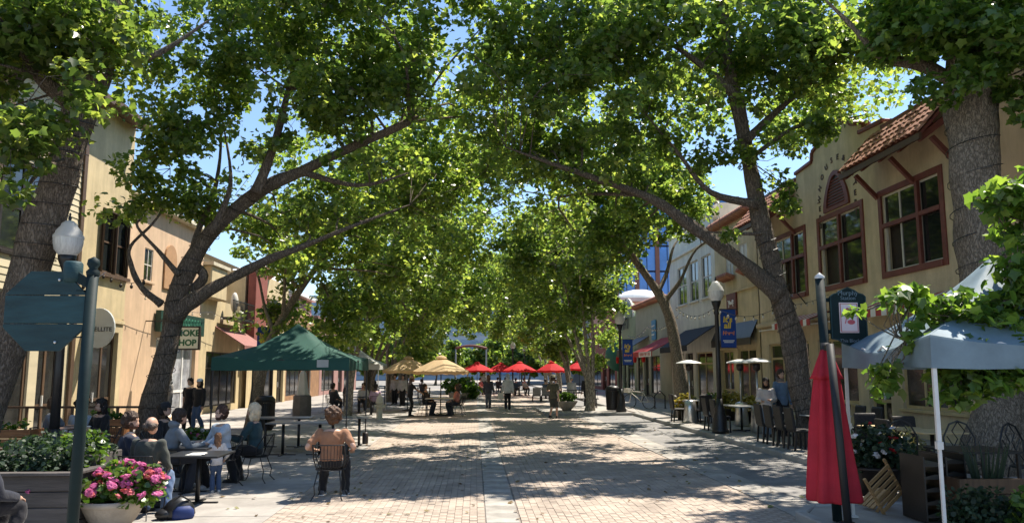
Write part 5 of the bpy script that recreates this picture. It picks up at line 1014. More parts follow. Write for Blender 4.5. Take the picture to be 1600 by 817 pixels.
for k, (px, Y, lb) in enumerate(((1395,13.6,'left'),(1465,12.6,'right'))):
    x = (px-742)*Y/1150; square_table('tan topped cafe table behind the blue tent legs, %s one' % lb, x, Y, SW, .8,.8,.78,M_tanframe)
    kchair(x-.5,Y+.2,-pi/2,'black wicker chair left of the %s tan table behind the blue tent' % lb,group=G_); kchair(x+.1,Y+.75,pi,'black wicker chair beyond the %s tan table behind the blue tent' % lb,group=G_)
# shrubs and flower tubs along the right
def tub(px, Y, label, ml, fl=None, R_=.3, H=.42, sp=.4, n=70, size=.09, seed=1, x=None):
    x = (px-742)*Y/1150 if x is None else x; r = thing('plant_tub', label, 'planter', (x,Y,SW)); MB().lathe([(R_*.7,0),(R_*.95,H*.9),(R_*1.05,H*.92),(R_*1.05,H),(R_*.9,H)], 18).build('tub', M_dkbrown, r, True)
    ee = [((0,0,H+sp*.6),(sp,sp,sp*.8)),((sp*.4,0,H+sp*.5),(sp*.5,sp*.5,sp*.6)),((-sp*.4,-.1,H+sp*.3),(sp*.5,sp*.5,sp*.5))]; foliage(r, ee, n, 16, size, ml, seed)
    if fl: flowers(r, ee, 22, fl, seed+1, 1.1)
    return r
tub(1068,27.4,'dark tub with yellowish shrub at the foot of the curving trunk',M_leafy,[2,3],seed=31); tub(1140,27,'golden leafy shrub in tub behind the lamp post',M_leafy,seed=32,sp=.45); tub(1168,25.4,'bright golden shrub in tub right of the lamp post',M_leafy,seed=33,sp=.5); tub(1190,24.6,'small green and gold shrub in tub near the standing couple',M_leafy,seed=34,sp=.3); tub(1125,29.5,'dark reddish shrub in tub behind the lamp post',M_leafd,[3],seed=35)
tub(1372,10.8,'tub of white and red geraniums behind the closed red umbrella',M_leafb,[2,2,3],.34,.42,.42,110,.07,36); tub(1420,11.6,'sprawling pale leafed shrub in a tub beyond the geranium tub',leaf_mat('variegated_leaf',(.10,.12,.05),(.22,.22,.10),(.35,.33,.2),(1.4,1.3,.9),.3),None,.26,.4,.36,80,.05,37)
def bush(x, y, label, ml, sp, h, n, size, seed):
    r = thing('bush', label, 'bush', (x,y,SW)); foliage(r, [((0,0,h*.5),(sp,sp,h*.5)),((sp*.3,-.1,h*.6),(sp*.7,sp*.7,h*.4)),((-sp*.35,0,h*.45),(sp*.6,sp*.6,h*.42))], n, 16, size, ml, seed); s = MB(); [s.tube([(0,0,0),(sp*.5*cos(k),sp*.5*sin(k),h*.7)], .012, 4) for k in range(6)]; s.build('stems', M_brown, r); return r
bush(5.12,7.45,'round dark green clipped bush at the lower right corner',M_leafb,.33,.62,190,.05,41); bush(5.45,7.0,'bright yellow-green bush cut by the right edge',M_leaf2,.25,.7,120,.07,42)
r = thing('plant_box', 'timber plant box with spiky leaves behind the clipped bush', 'planter', (6.25,8.9,SW)); 
for k in range(3): MB().b2((-.55,-.3,.02+k*.18),(.55,-.27,.19+k*.18)).build('board', M_brown, r, bev=.004); MB().b2((-.55,-.269,.02+k*.18),(-.52,.3,.19+k*.18)).build('board', M_brown, r, bev=.004)
MB().b2((-.5,-.26,.3),(.5,.3,.48)).build('soil', M_brown, r)
for k in range(16):
    a = k*2.4; MB().prism([(-.02,0),(.02,0),(.012,.35),(0,.5)], (0,.004,0), (.1*cos(a)*1.5,.1*sin(a),.47), (1,0,.0), (.25*cos(a),.25*sin(a),.95)).build('blade', M_leafb, r)
# slatted wooden folding chair lying against the tub, and the black crates beside it
r = thing('slatted_chair', 'pale wooden slatted chair leaning over beside the geranium tub', 'chair', (5.45,9.75,SW), .25); r.rotation_euler = (.1,-.62,.25)
for k in range(6): MB().box((0,-.2+.0,.2+k*.085),(.40,.02,.05)).build('slat', M_wood, r, bev=.004)
for sx in (-1,1): MB().bar((sx*.2,-.18,-.15),(sx*.2,-.18,.72),.03,.03).build('rail', M_wood, r); MB().bar((sx*.17,-.2,.3),(sx*.17,.25,-.2),.03,.03).build('leg', M_wood, r)
for k in range(4): MB().box((0,.02+k*.07,.16),(.36,.05,.018)).build('seat_slat', M_wood, r)
def iron_chair(x, y, rz, label):
    r = thing('iron_chair', label, 'chair', (x,y,SW), rz); MB().lathe([(.2,.44),(.21,.45),(.2,.465)], 20).build('seat', M_black, r); b = MB(); b.tube([(-.2,-.16,.45),(-.22,-.2,.8),(-.12,-.22,1.0),(0,-.23,1.05),(.12,-.22,1.0),(.22,-.2,.8),(.2,-.16,.45)], .014, 6)
    for sx in (-1,1): b.tube([(0,-.18,.46),(sx*.1,-.2,.62),(sx*.02,-.21,.78),(sx*.09,-.215,.9),(0,-.23,1.04)], .009, 5); b.tube([(sx*.2,-.17,.5),(sx*.08,-.2,.66),(sx*.17,-.2,.82)], .008, 5)
    b.build('backrest', M_black, r)
    for sx in (-1,1):
        for sy in (-1,1): MB().tube([(sx*.15,sy*.14,.44),(sx*.17,sy*.18,.2),(sx*.21,sy*.22,0)], .011, 6).build('leg', M_black, r)
    return r
iron_chair(6.55,11.2,2.6,'black scrolled iron chair under the tent by the massive trunk, left'); iron_chair(7.35,10.9,2.9,'black scrolled iron chair under the tent by the massive trunk, middle'); iron_chair(7.9,10.4,3.4,'black scrolled iron chair under the tent by the massive trunk, right'); square_table('black iron table among the scrolled chairs under the blue tent',6.9,10.1,SW,.9,.8,.74,M_black,legs=True)
for k, (x, y, lb) in enumerate(((5.45,9.1,'nearest'),(5.85,9.35,'second'))):
    r = thing('stacking_stand', 'black slotted crate stand behind the tent leg, %s one' % lb, 'stand', (x,y,SW)); MB().b2((-.02,-.25,0),(.0,.25,.78)).b2((.26,-.25,0),(.28,.25,.78)).build('side_panel', M_black, r)
    for j in range(5): MB().prism([(-.0,0),(.26,0),(.26,.03),(.13,.06),(0,.03)], (0,.48,0), (0,-.24,.06+j*.15), (1,0,0), (0,0,1)).build('shelf', M_black, r)
# benches, bicycle, red lanterns, sandwich things beyond
r = thing('bench', 'black slatted metal bench behind the pale tree on the bulb-out', 'bench', (5.2,36.2,SW)); MB().box((0,0,.44),(1.7,.4,.04)).build('seat', M_black, r); b = MB(); b.bar((-.85,.2,.85),(.85,.2,.85),.04); [b.bar((-.84+k*.084,.2,.45),(-.84+k*.084,.2,.85),.014) for k in range(21)]; b.build('backrest', M_black, r)
for sx in (-1,1): MB().bar((sx*.75,-.15,0),(sx*.75,-.15,.43),.04).build('leg', M_black, r); MB().bar((sx*.75,.17,0),(sx*.75,.2,.86),.04).build('leg', M_black, r)
def wheel(parent, x):
    w_ = MB(); w_.tube([(x,.33*cos(2*pi*k/28),.34+.33*sin(2*pi*k/28)) for k in range(28)], .018, 6, closed=True); o = w_.build('wheel', M_black, parent, True); s = MB(); [s.bar((x,0,.34),(x,.32*cos(2*pi*k/12),.34+.32*sin(2*pi*k/12)),.004) for k in range(12)]; s.build('spokes', M_steel, o); return o
r = thing('bicycle', 'parked bicycle at the rack on the sunlit patch beyond the bulb-out', 'bicycle', (7.85,35.2,SW), .9)
for dy in (-.5,.5): w_ = wheel(r, 0); w_.location.y = dy
f = MB(); [f.tube([p,q], .018, 8) for p,q in (((0,-.5,.34),(0,-.12,.34)),((0,-.12,.34),(0,-.2,.85)),((0,-.2,.78),(0,.38,.82)),((0,-.12,.34),(0,.38,.72)),((0,.5,.34),(0,.36,.9)),((0,-.5,.34),(0,-.2,.78)))]; f.build('frame', M_offw, r, True)
MB().tube([(-.26,.3,.98),(-.1,.38,1.0),(0,.36,.95),(.1,.38,1.0),(.26,.3,.98)], .015, 6).build('handlebar', M_black, r, True); MB().ell((0,-.22,.9),(.07,.13,.03)).build('saddle', M_black, r, True); MB().lathe([(.09,-.02),(.09,.02)], 14).build('chainring', M_steel, r, loc=(0.02,-.12,.34)); b = MB(); b.box((0,.62,.85),(.3,.22,.2)); b.build('basket', M_offw, r)
r = thing('bike_rack', 'black post bike rack beside the parked bicycle', 'bike rack', (8.9,35.4,SW)); b = MB(); b.tube([(-.25,0,0),(-.25,0,.6),(0,0,.85),(.25,0,.6),(.25,0,0)], .03, 8); b.build('hoop', M_black, r, True); MB().box((-.25,0,.005),(.14,.14,.012)).box((.25,0,.005),(.14,.14,.012)).build('foot_plate', M_black, r)
M_lant = mat('red_lantern_paper', (.6,.03,.025), .7, .1, 6, .1, trans=((.8,.05,.03),.4))
for k, (px, Y, lb) in enumerate(((968,55,'first from the left'),(979,52,'second from the left'),(999,49,'third from the left'),(1014,46.5,'rightmost'))):
    x = min((px-742)*Y/1150, XR-1.3); r = thing('red_lantern', 'red paper lantern hanging under the far right awnings, '+lb, 'lantern', (x,Y,0), 0, 'red lanterns'); MB().lathe([(.06,2.45),(.1,2.5),(.12,2.65),(.12,2.8),(.1,2.95),(.06,3.02)], 14).build('shade', M_lant, r, True); MB().lathe([(.08,3.02),(.08,3.08)], 10).build('cap', M_black, r); MB().tube([(0,0,3.05),(0,0,3.35),(XR-.4-x,0,3.4)], .012, 4).build('cord', M_black, r)
rng_ = np.random.default_rng(77); nL = 420; PL = np.stack([rng_.uniform(-8,7.5,nL), 8.5+rng_.gamma(1.6,5,nL), np.zeros(nL)], 1); PL[:,2] = np.where(PL[:,0] > 7.05, SW+.012, .03); NL = nrm(np.array([0,0,1.])+rng_.normal(size=(nL,3))*.25); TL = nrm(np.cross(NL, rng_.normal(size=(nL,3)))); VL, FL = leaf_arrays(PL, NL, TL, rng_.uniform(.03,.09,nL), HALF_MID)
struct(link('fallen_leaves', arrays_mesh('fallen_leaves', VL, FL), leaf_mat('dry_leaf', (.10,.06,.025), (.20,.13,.05), (.16,.18,.05), (1.2,1.1,.8), .2, .6)), 'stuff')['label'] = 'scattered dry leaves on the paving'
# backpack on the pavement
r = thing('backpack', 'black and blue backpack lying on the pavement under the seated group', 'bag', (-3.9,10.25,0), .5); bb = MB(); bb.loft([((0,0,z_),(1,0,0),(0,1,0),rx,ry) for z_,rx,ry in ((0,.17,.11),(.06,.21,.15),(.16,.19,.13),(.24,.13,.09),(.29,.05,.04))], 14); bb.ell((-.16,0,.08),(.13,.12,.075),12,8); bb.build('bag_body', M_black, r, True); MB().loft([((.04,-.12,z_),(1,0,0),(0,1,0),rx,ry) for z_,rx,ry in ((.01,.12,.03),(.05,.14,.055),(.13,.13,.05),(.18,.08,.02))], 12).build('front_pocket', M_blue, r, True); MB().tube([(-.1,-.1,.24),(.0,-.12,.32),(.12,-.06,.24)], .012, 6).build('strap', M_black, r)
# string lights
def string_lights(label, P, n, sag, br=.035, m=M_bulb):
    r = thing('string_lights', label, 'string lights', P[0]); o = Vector(P[0]); w_ = MB(); pts = []
    for p, q in zip(P[:-1], P[1:]):
        p, q = Vector(p), Vector(q); pts += [p+(q-p)*t-Vector((0,0,sag*4*t*(1-t)))-o for t in [k/14 for k in range(15)]]
    w_.tube(pts, .008, 4); w_.build('wire', M_black, r); L_ = [0]
    for a, b in zip(pts[:-1], pts[1:]): L_.append(L_[-1]+(b-a).length)
    me = MB(); me.tube([(0,0,0),(0,0,-.05)], .014, 6); me = me.mesh('socket'); me.materials.append(M_black); mg = MB().ell((0,0,-.05-br*1.1),(br,br,br*1.35),8,6).mesh('bulb', True); mg.materials.append(m)
    for k in range(n):
        t = L_[-1]*(k+.5)/n; i = max(j for j in range(len(L_)) if L_[j] <= t); i = min(i, len(pts)-2); p = pts[i]+(pts[i+1]-pts[i])*((t-L_[i])/max(1e-6, L_[i+1]-L_[i])); s = link('socket', me, None, r, 0, p); g = link('bulb', mg, None, s)
string_lights('string of clear bulbs from the near right lamp to the right forked tree', [(7.17,21.5,3.8), A(1215,480,18.3)], 7, .25); string_lights('string of bulbs between the curving trunk and the near right lamp', [(8.0,29,4.5),(7.17,21.5,3.85)], 10, .35); string_lights('string of bulbs along the far right shopfronts', [(XR-.3,56,4.6),(XR-1.6,44,4.6),(8.2,29.2,4.2)], 26, .35); string_lights('string of dark bulbs across the yellow stucco building', [A(60,430,13.4),A(165,425,21),A(235,430,17.7)], 12, .25, .04, M_dkbrown); string_lights('string of bulbs hanging above the smoke shop band', [(XLF+.4,26,4.6),(XLF+.4,33,4.5),(XLF+.5,40,4.6)], 16, .25); string_lights('string of bulbs above the striped awning of the tan restaurant', [(XR-.25,23.8,4.45),(XR-.25,28,4.5)], 9, .15)
# wires wound round the near trunks
def wound(label, path, r0, r1, turns):
    r = thing('wound_wire', label, 'wire', path[0]); S = smooth_path(path, 8); o = S[0].copy(); n = turns*16; pts = []
    for k in range(n+1):
        t = k/n*(len(S)-1); i = min(int(t), len(S)-2); c = S[i]+(S[i+1]-S[i])*(t-i); d = (S[i+1]-S[i]).normalized(); x = d.cross(Vector((0,1,0))).normalized(); y = d.cross(x); R_ = (r0+(r1-r0)*k/n)*1.06+.012; a = 2*pi*k/16; pts.append(c+x*R_*cos(a)+y*R_*sin(a)-o)
    MB().tube(pts, .008, 4).build('cable', M_black, r)
wound('dark light cable wound round the thick leaning left trunk', T0[2:6], .31, .27, 14); wound('dark light cable wound round the arching left tree', T1[1:6], .28, .16, 15); wound('dark light cable wound round the forked right tree', T2[1:5], .30, .225, 14); wound('dark light cable wound round the massive right trunk', T3[1:5], .46, .41, 9)
# ------------------------------------------------------------------ people
REM = []
SKIN = {'l': mat('skin_light',(.52,.32,.23),.5,.08,8,.05), 'm': mat('skin_medium',(.40,.23,.15),.5,.08,8,.05), 'd': mat('skin_brown',(.20,.105,.06),.5,.08,8,.05)}
def cloth(c): return mat('cloth_%d_%d_%d' % tuple(int(v*1000) for v in c), c, .85, .18, 5, .35, 22, sheen=.15)
def hairm(c): return mat('hair_%d_%d_%d' % tuple(int(v*1000) for v in c), c, .55, .35, 14, .8, 60, stretch=(1,1,.35))
M_eye = mat('dark_eye',(.02,.015,.012),.3,0,3,0); M_lip = mat('lip',(.35,.12,.1),.5,0,3,0)
def ik(a, b, l1, l2, hint):
    d = b-a; L_ = min(d.length, (l1+l2)*.995); d = d.normalized(); b = a+d*L_; x = (l1*l1-l2*l2+L_*L_)/(2*L_); h = sqrt(max(0, l1*l1-x*x)); n = Vector(hint)-d*Vector(hint).dot(d); n = n.normalized() if n.length > 1e-6 else d.orthogonal().normalized()
    return a+d*x+n*h, b
def cap_(b, pts, rads, n=10):              # rounded limb
    S = smooth_path(pts, 4); k = len(S)-1; R_ = []
    for i in range(len(S)): t = i/k*(len(rads)-1); j = min(int(t), len(rads)-2); R_.append(rads[j]+(rads[j+1]-rads[j])*(t-j))
    b.tube(S, R_, n); b.ell(S[0], (R_[0],)*3, 10, 6); b.ell(S[-1], (R_[-1],)*3, 10, 6)
def person(label, x, y, rz, pose='stand', z=0, h=1.72, top=(.1,.1,.1), bottom=(.03,.03,.05), hair=(.04,.025,.015), style='short', skin='l', sleeve='long', lean=0, turn=0, nod=0, hands=None, vox=.018, shoes=(.02,.02,.02), shorts=False, cap=None, hat=None, stride=.0, beard=None, face=True, seat=.46, hood=None, knees=.12, feet=.32, waist=1.0, jacket=0):
    root = thing('person', label, 'person', (x,y,z), rz); k = h/1.72; root.scale = (k,k,k)
    V3 = Vector; sit = pose == 'sit'; P = V3((0,0,(seat/k+.10) if sit else .93)); u = V3((0,sin(lean),cos(lean))); f = V3((0,cos(lean),-sin(lean))); X = V3((1,0,0))
    sh = P+u*.46; nk = P+u*.535; hd = nk+(u*.6+V3((0,.03,.4)))*.13; HR = Matrix.Rotation(turn,3,'Z') @ Matrix.Rotation(-nod,3,'X')
    S = {}; 
    for s in (-1,1):
        S['sh',s] = sh+X*s*.175*waist-u*.03
        hip = P+X*s*.085; S['hip',s] = hip
        if sit: kn = V3((s*knees,P.y+.42,P.z-.03)); an = V3((s*(knees+.02),P.y+feet,.09))
        else:
            st = stride*s; an = V3((s*.09,st*.5,.09+(.05 if st < 0 else 0))); kn, an = ik(hip, an, .43, .43, (0,1,0))
        S['kn',s] = kn; S['an',s] = an
        tgt = None
        if hands: tgt = hands[0 if s < 0 else 1]
        if tgt is None: tgt = (V3((s*.15,.34,P.z+.08)) if sit else sh+V3((s*.26,.02-stride*s*.4,-.56)))
        S['el',s], S['wr',s] = ik(S['sh',s], V3(tgt), .29, .25, V3((s*.5,-.6,-.5)))
    def torso(b, e, up=.545, lo=-.07):
        prof = [(-.07,.135,.095),(0,.16,.115),(.09,.150,.11),(.17,.14,.10),(.3,.165,.115),(.40,.175,.11),(.455,.15,.09),(.49,.085,.07),(.56,.055,.058)]
        b.loft([(P+u*t,X,f,(rx*waist+e)*(1 if t < .46 else .97),ry*waist+e) for t,rx,ry in prof if lo <= t <= up])
    def leg(b, s, e, to=1.0, flare=0):
        hip, kn, an = S['hip',s], S['kn',s], S['an',s]
        if to >= 1: cap_(b, [hip,(hip+kn)/2,kn,(kn+an)/2+V3((0,-.01,0)),an], [.088+e,.078+e,.056+e,.055+e+flare*.5,.038+e+flare])
        else: cap_(b, [hip,(hip+kn)/2,kn+(kn-hip)*.02], [.09+e,.085+e,.075+e])
    def arm(b, s, e, to=1.0):
        a, c, d = S['sh',s], S['el',s], S['wr',s]
        if to >= 1: cap_(b, [a,(a+c)/2,c,(c+d)/2,d], [.056+e,.05+e,.042+e,.04+e,.028+e])
        else: cap_(b, [a,(a+c)/2,a+(c-a)*.72], [.06+e,.056+e,.054+e])
    b = MB(); torso(b, 0); [leg(b, s, 0) for s in (-1,1)]; [arm(b, s, 0) for s in (-1,1)]
    b.T = Matrix.Translation(hd) @ HR.to_4x4()
    b.ell((0,-.005,.025),(.076,.096,.098),16,12); b.ell((0,.03,-.045),(.058,.068,.07),14,10); b.ell((0,.092,-.02),(.013,.02,.024),8,6); b.ell((0,.1,-.035),(.018,.016,.012),8,6)
    for s in (-1,1): b.ell((s*.077,-.01,-.012),(.012,.022,.033),8,6); b.ell((s*.03,.08,.028),(.024,.014,.01),8,6)
    b.T = None; extra = MB()
    for s in (-1,1):
        w_, e_ = S['wr',s], S['el',s]; d = (w_-e_).normalized(); sd = d.cross(V3((0,0,1))); sd = sd.normalized() if sd.length > .2 else X; nn = sd.cross(d)
        b.ell(w_+d*.05,(.042,.03,.055),10,7, Matrix((sd,nn,d)).transposed())
        for q in range(4):
            r0 = w_+d*.085+sd*(q-1.5)*.019; ln = (.055,.065,.062,.048)[q]; p1 = r0+d*ln*.55-nn*.008*s; p2 = p1+d*ln*.4-nn*.025*s; extra.tube([r0-d*.02,p1,p2], [.0095,.009,.007], 6)
        tb_ = w_+d*.03+sd*(-s)*.036; extra.tube([tb_, tb_+d*.03+sd*(-s)*.022, tb_+d*.062+sd*(-s)*.018], [.011,.0105,.008], 6)
        if shorts or True:
            a_ = S['an',s]; b.ell(a_+V3((0,.05,-.045)),(.04,.11,.035),10,6)
    body = b.build('body', SKIN[skin], root, True); REM.append((body, vox, extra, 0))
    t = MB(); torso(t, .014+jacket*.012, .47 if not hood else .5, -.07 if not sit else -.03)
    if not sit: t.loft([(P+u*q,X,f,.158*waist+.016+jacket*.015,.118*waist+.016+jacket*.015) for q in (-.13,-.05,.05)])
    for s in (-1,1): arm(t, s, .014+jacket*.006, 1 if sleeve == 'long' else .6)
    if hood: t.ell(nk+V3((0,-.07,.02)),(.12,.09,.07),12,8)
    tm = t.build('shirt' if not jacket else 'jacket', cloth(top), root, True); REM.append((tm, vox, None, .006))
    t = MB(); t.loft([(P+u*q,X,f,rx*waist,ry*waist) for q,rx,ry in ((-.1,.12,.09),(-.05,.158,.116),(0,.168,.122),(.06,.160,.118))])
    for s in (-1,1): leg(t, s, .013, 1 if not shorts else .5, .02 if not sit else .015)
    tm = t.build('trousers' if not shorts else 'shorts', cloth(bottom), root, True); REM.append((tm, vox, None, .005))
    for s in (-1,1):
        a_ = S['an',s]; q = MB(); q.T = Matrix.Translation((a_.x,a_.y,max(0,a_.z-.09))); q.loft([((0,-.065,.05),X,(0,0,1),.03,.04),((0,-.05,.055),X,(0,0,1),.042,.055),((0,.03,.055),X,(0,0,1),.046,.054),((0,.11,.042),X,(0,0,1),.05,.04),((0,.17,.034),X,(0,0,1),.04,.03),((0,.19,.03),X,(0,0,1),.02,.02)], 12); so = q.build('shoe', cloth(shoes), root, True)
        q = MB(); q.T = Matrix.Translation((a_.x,a_.y,max(0,a_.z-.09))); q.prism([(-.04,-.09),(.04,-.09),(.052,.1),(.035,.185),(-.035,.185),(-.052,.1)], (0,0,.022), (0,0,0), (1,0,0), (0,1,0)); q.build('sole', M_white if sum(shoes) > .3 else M_black, so)
    HM = Matrix.Translation(hd) @ HR.to_4x4(); hm = hairm(hair)
    if style != 'none':
        q = MB(); q.T = HM
        if style == 'bald': q.ell((0,-.045,.0),(.094,.08,.062),14,9)
        else: q.ell((0,-.024,.05),(.100,.108,.104),16,11); q.ell((0,-.052,-.005),(.094,.084,.098),14,9)
        if style == 'curly':
            rr = random.Random(4)
            for i in range(46): d = V3((rr.gauss(0,1),rr.gauss(-.3,1),rr.gauss(.5,1))).normalized(); q.ell(V3((d.x*.115,d.y*.12-.03,d.z*.115+.04)),(.036,.036,.036),8,6)
        if style in ('long','blonde_bob'):
            q.ell((0,-.06,-.07),(.095,.06,.12),14,9)
            for s in (-1,1): q.ell((s*.075,-.01,-.07),(.025,.05,.12),10,7)
            if style == 'long': q.ell((0,-.09,-.2),(.085,.045,.15),14,9)
            else: q.ell((0,-.05,-.02),(.11,.085,.12),14,9)
        ho = q.build('hair', hm, root, True); REM.append((ho, vox*.7, None, -.011))
    if beard:
        q = MB(); q.T = HM; q.ell((0,.035,-.072),(.056,.062,.045),12,8); [q.ell((s*.058,.01,-.04),(.016,.04,.045),8,6) for s in (-1,1)]; REM.append((q.build('beard', hairm(beard), root, True), .012, None, .003))
    if face:
        for s in (-1,1): q = MB(); q.T = HM; q.ell((s*.03,.088,.012),(.012,.006,.006),8,6); q.build('eye', M_eye, root)
        q = MB(); q.T = HM; q.ell((0,.094,-.068),(.022,.006,.006),8,6); q.build('mouth', M_lip, root)
    if cap:
        q = MB(); q.T = HM; q.lathe([(.098,.05),(.1,.08),(.085,.125),(.05,.15),(.0,.155)], 18, c=(0,-.01,0), cap=False); q.loft([((0,.06,.06),X,(0,1,0),.075,.02),((0,.1,.055),X,(0,1,0),.075,.06),((0,.1,.047),X,(0,1,0),.075,.06)], 14); q.build('cap', cloth(cap), root, True)
    if hat:
        q = MB(); q.T = HM; q.lathe([(.17,.055),(.17,.062),(.105,.075),(.1,.13),(.06,.16),(.0,.165)], 20, c=(0,-.01,0), cap=False); q.build('hat', cloth(hat), root, True)
    return root
def flush_people():
    for o, vx, ex, dsp in REM:
        m = o.modifiers.new('remesh','REMESH'); m.mode = 'VOXEL'; m.voxel_size = vx; m.use_smooth_shade = True; s = o.modifiers.new('smooth','SMOOTH'); s.iterations = 2; s.factor = .5
    bpy.context.view_layer.update(); dg = bpy.context.evaluated_depsgraph_get()
    for o, vx, ex, dsp in REM:
        me = bpy.data.meshes.new_from_object(o.evaluated_get(dg)); o.modifiers.clear(); m = o.data.materials[0]; n = len(me.vertices)
        if dsp and n:
            co = np.empty(n*3, np.float32); no = np.empty(n*3, np.float32); me.vertices.foreach_get('co', co); me.vertices.foreach_get('normal', no); c = co.reshape(-1,3); q = no.reshape(-1,3)
            if dsp < 0: w_ = .5*np.sin(c[:,2]*150+c[:,0]*210+np.sin(c[:,1]*90)*2)+.5*np.sin(c[:,0]*130-c[:,1]*170+c[:,2]*60)+.6*np.sin(c[:,0]*60+c[:,1]*45+c[:,2]*35)
            else: w_ = np.sin(c[:,2]*38+np.sin(c[:,0]*17+c[:,1]*9)*2.2)*np.sin(c[:,0]*23+c[:,1]*19+c[:,2]*11)
            c = c+q*(w_*abs(dsp))[:,None]; me.vertices.foreach_set('co', c.astype(np.float32).ravel())
        if ex and ex.V:
            bm = bmesh.new(); bm.from_mesh(me); vs_ = [bm.verts.new(v) for v in ex.V]
            for fc in ex.F: bm.faces.new([vs_[i] for i in fc]).smooth = True
            bm.to_mesh(me); bm.free()
        me.materials.clear(); me.materials.append(m); me.name = o.name; o.data = me
# ------------------------------------------------------------------ who sits and stands where
TAN=(.31,.15,.08); NAVY=(.018,.024,.045); JEAN=(.06,.10,.19); DKJ=(.02,.024,.035); GREY=(.24,.25,.27); BLK=(.012,.012,.014)
# man in tan shirt, back to us
wchair(-2.2,11.7,0,'black wire chair under the man in the tan shirt')
person('person in a tan T-shirt sitting with back turned in the middle of the pavement', -2.2,11.72,0,'sit',top=TAN,bottom=BLK,hair=(.09,.042,.02),style='curly',sleeve='short',lean=.12,nod=-.1,hands=((-.3,.16,.72),(.3,.16,.72)),vox=0.0161,shoes=(.10,.10,.11),feet=.30,knees=.16,face=False,waist=1.08)
# seated group at the left tables
square_table('black mesh cafe table in front of the bearded man', -4.06,11.35,0,.8,.8,.73,M_black); square_table('black cafe table between the grey hoodie and the toddler', -4.6,12.4,0,.8,.8,.73,M_black); 
def seated(label, x, y, rz, chair, **kw): wchair(x,y,rz,chair); return person(label, x, y+.0, rz, 'sit', **kw)
seated('bearded person in a navy jacket sitting sideways at the left table', -4.93,10.95,-1.15,'black wire chair of the bearded person in navy',top=NAVY,bottom=DKJ,hair=(.05,.025,.015),beard=(.10,.045,.025),lean=.05,turn=-.35,vox=0.0161,jacket=1)
seated('balding person in a dark olive top with back turned at the left table', -4.42,10.35,-.15,'black wire chair of the balding person, nearest the backpack',top=(.045,.05,.042),bottom=(.10,.16,.28),hair=(.07,.05,.04),style='bald',lean=.18,vox=0.0161,seat=.44,face=False)
seated('person in a grey hooded sweatshirt leaning on the left table', -4.88,12.2,-.9,'black wire chair of the grey hooded person',top=(.16,.18,.20),bottom=DKJ,hair=(.03,.02,.015),lean=.3,hood=1,turn=.2,vox=0.0172,hands=((-.1,.45,.76),(.18,.5,.76)))
seated('person with dark hair half hidden behind the grey hooded one', -5.83,14.2,-1.6,'black wire chair half hidden behind the seated group',top=BLK,bottom=DKJ,hair=(.02,.015,.012),vox=0.0230,cap=(.015,.015,.018),lean=.15)
seated('person in a pale blue shirt holding the toddler', -4.25,12.95,2.35,'black wire chair of the person in pale blue',top=(.45,.52,.60),bottom=BLK,hair=(.06,.03,.02),beard=(.06,.03,.02),lean=.1,turn=.2,vox=0.0172,hands=((-.02,.42,.62),(.2,.36,.66)),shoes=(.5,.5,.5),jacket=1)
person('toddler in a white top and blue jeans standing by the table', -4.14,12.35,.5,'stand',h=.94,top=(.62,.58,.55),bottom=JEAN,hair=(.24,.12,.06),style='long',skin='l',vox=0.0230,shoes=(.6,.55,.5),face=False,hands=((-.2,.2,1.05),(.25,.12,.95)))
seated('blonde person in a dark teal sweater sitting at the right end of the group', -3.84,13.45,1.5,'black wire chair of the blonde person in teal',top=(.014,.045,.055),bottom=BLK,hair=(.62,.50,.34),style='blonde_bob',lean=.12,vox=0.0172,hands=((-.15,.42,.78),(.15,.42,.74)),seat=.47)
# left-edge person
seated('person in a dark navy jacket cut off by the left edge', A(-42,745,7.9).x,7.9,-.5,'black wire chair at the lower left edge',top=(.008,.011,.024),bottom=(.01,.01,.015),vox=0.0161,lean=.1,jacket=1.6,style='short')
# terrace guests
seated('young person in a grey T-shirt sitting behind the black lamp post', -8.4,15.2,-1.3,'black wire chair of the person in the grey T-shirt',top=(.17,.18,.20),bottom=(.2,.2,.22),hair=(.10,.055,.03),sleeve='short',lean=.15,vox=0.0184,seat=.52,hands=((-.1,.45,.85),(.2,.42,.82)))
seated('person with long black hair in a black jacket drinking at the terrace table', -7.33,15.2,2.6,'black wire chair of the person with long black hair',top=BLK,bottom=DKJ,hair=(.012,.01,.01),style='long',lean=.15,vox=0.0172,seat=.5,hands=((-.05,.34,.84),(.12,.34,.86)),nod=.15)
seated('person in a pale patterned shirt with black bun between the terrace guests', -8.05,15.6,-.2,'black wire chair of the person with the black bun',top=(.35,.42,.5),bottom=DKJ,hair=(.012,.01,.01),style='curly',lean=.2,vox=0.0207,seat=.46,face=False)
square_table('wooden terrace table of the guests on the left', -7.85,14.55,0,1.4,.7,.76,M_cedar)
r = thing('paper_cup', 'paper cup on the terrace table in front of the long-haired guest', 'cup', (-7.42,14.8,.76)); MB().lathe([(.03,0),(.042,.11)], 14).build('cup', mat('cup_paper',(.5,.36,.2),.7,.1,5,0), r, True); MB().lathe([(.045,.11),(.044,.125),(.03,.13)], 14).build('lid', M_white, r)
r = thing('menu_paper', 'white paper lying on the black mesh table', 'paper', (-4.05,11.2,.735)); MB().box((0,0,.002),(.22,.3,.003)).build('sheet', M_white, r); MB().box((.02,.02,.006),(.2,.28,.003), Matrix.Rotation(.2,3,'Z')).build('sheet', M_white, r)
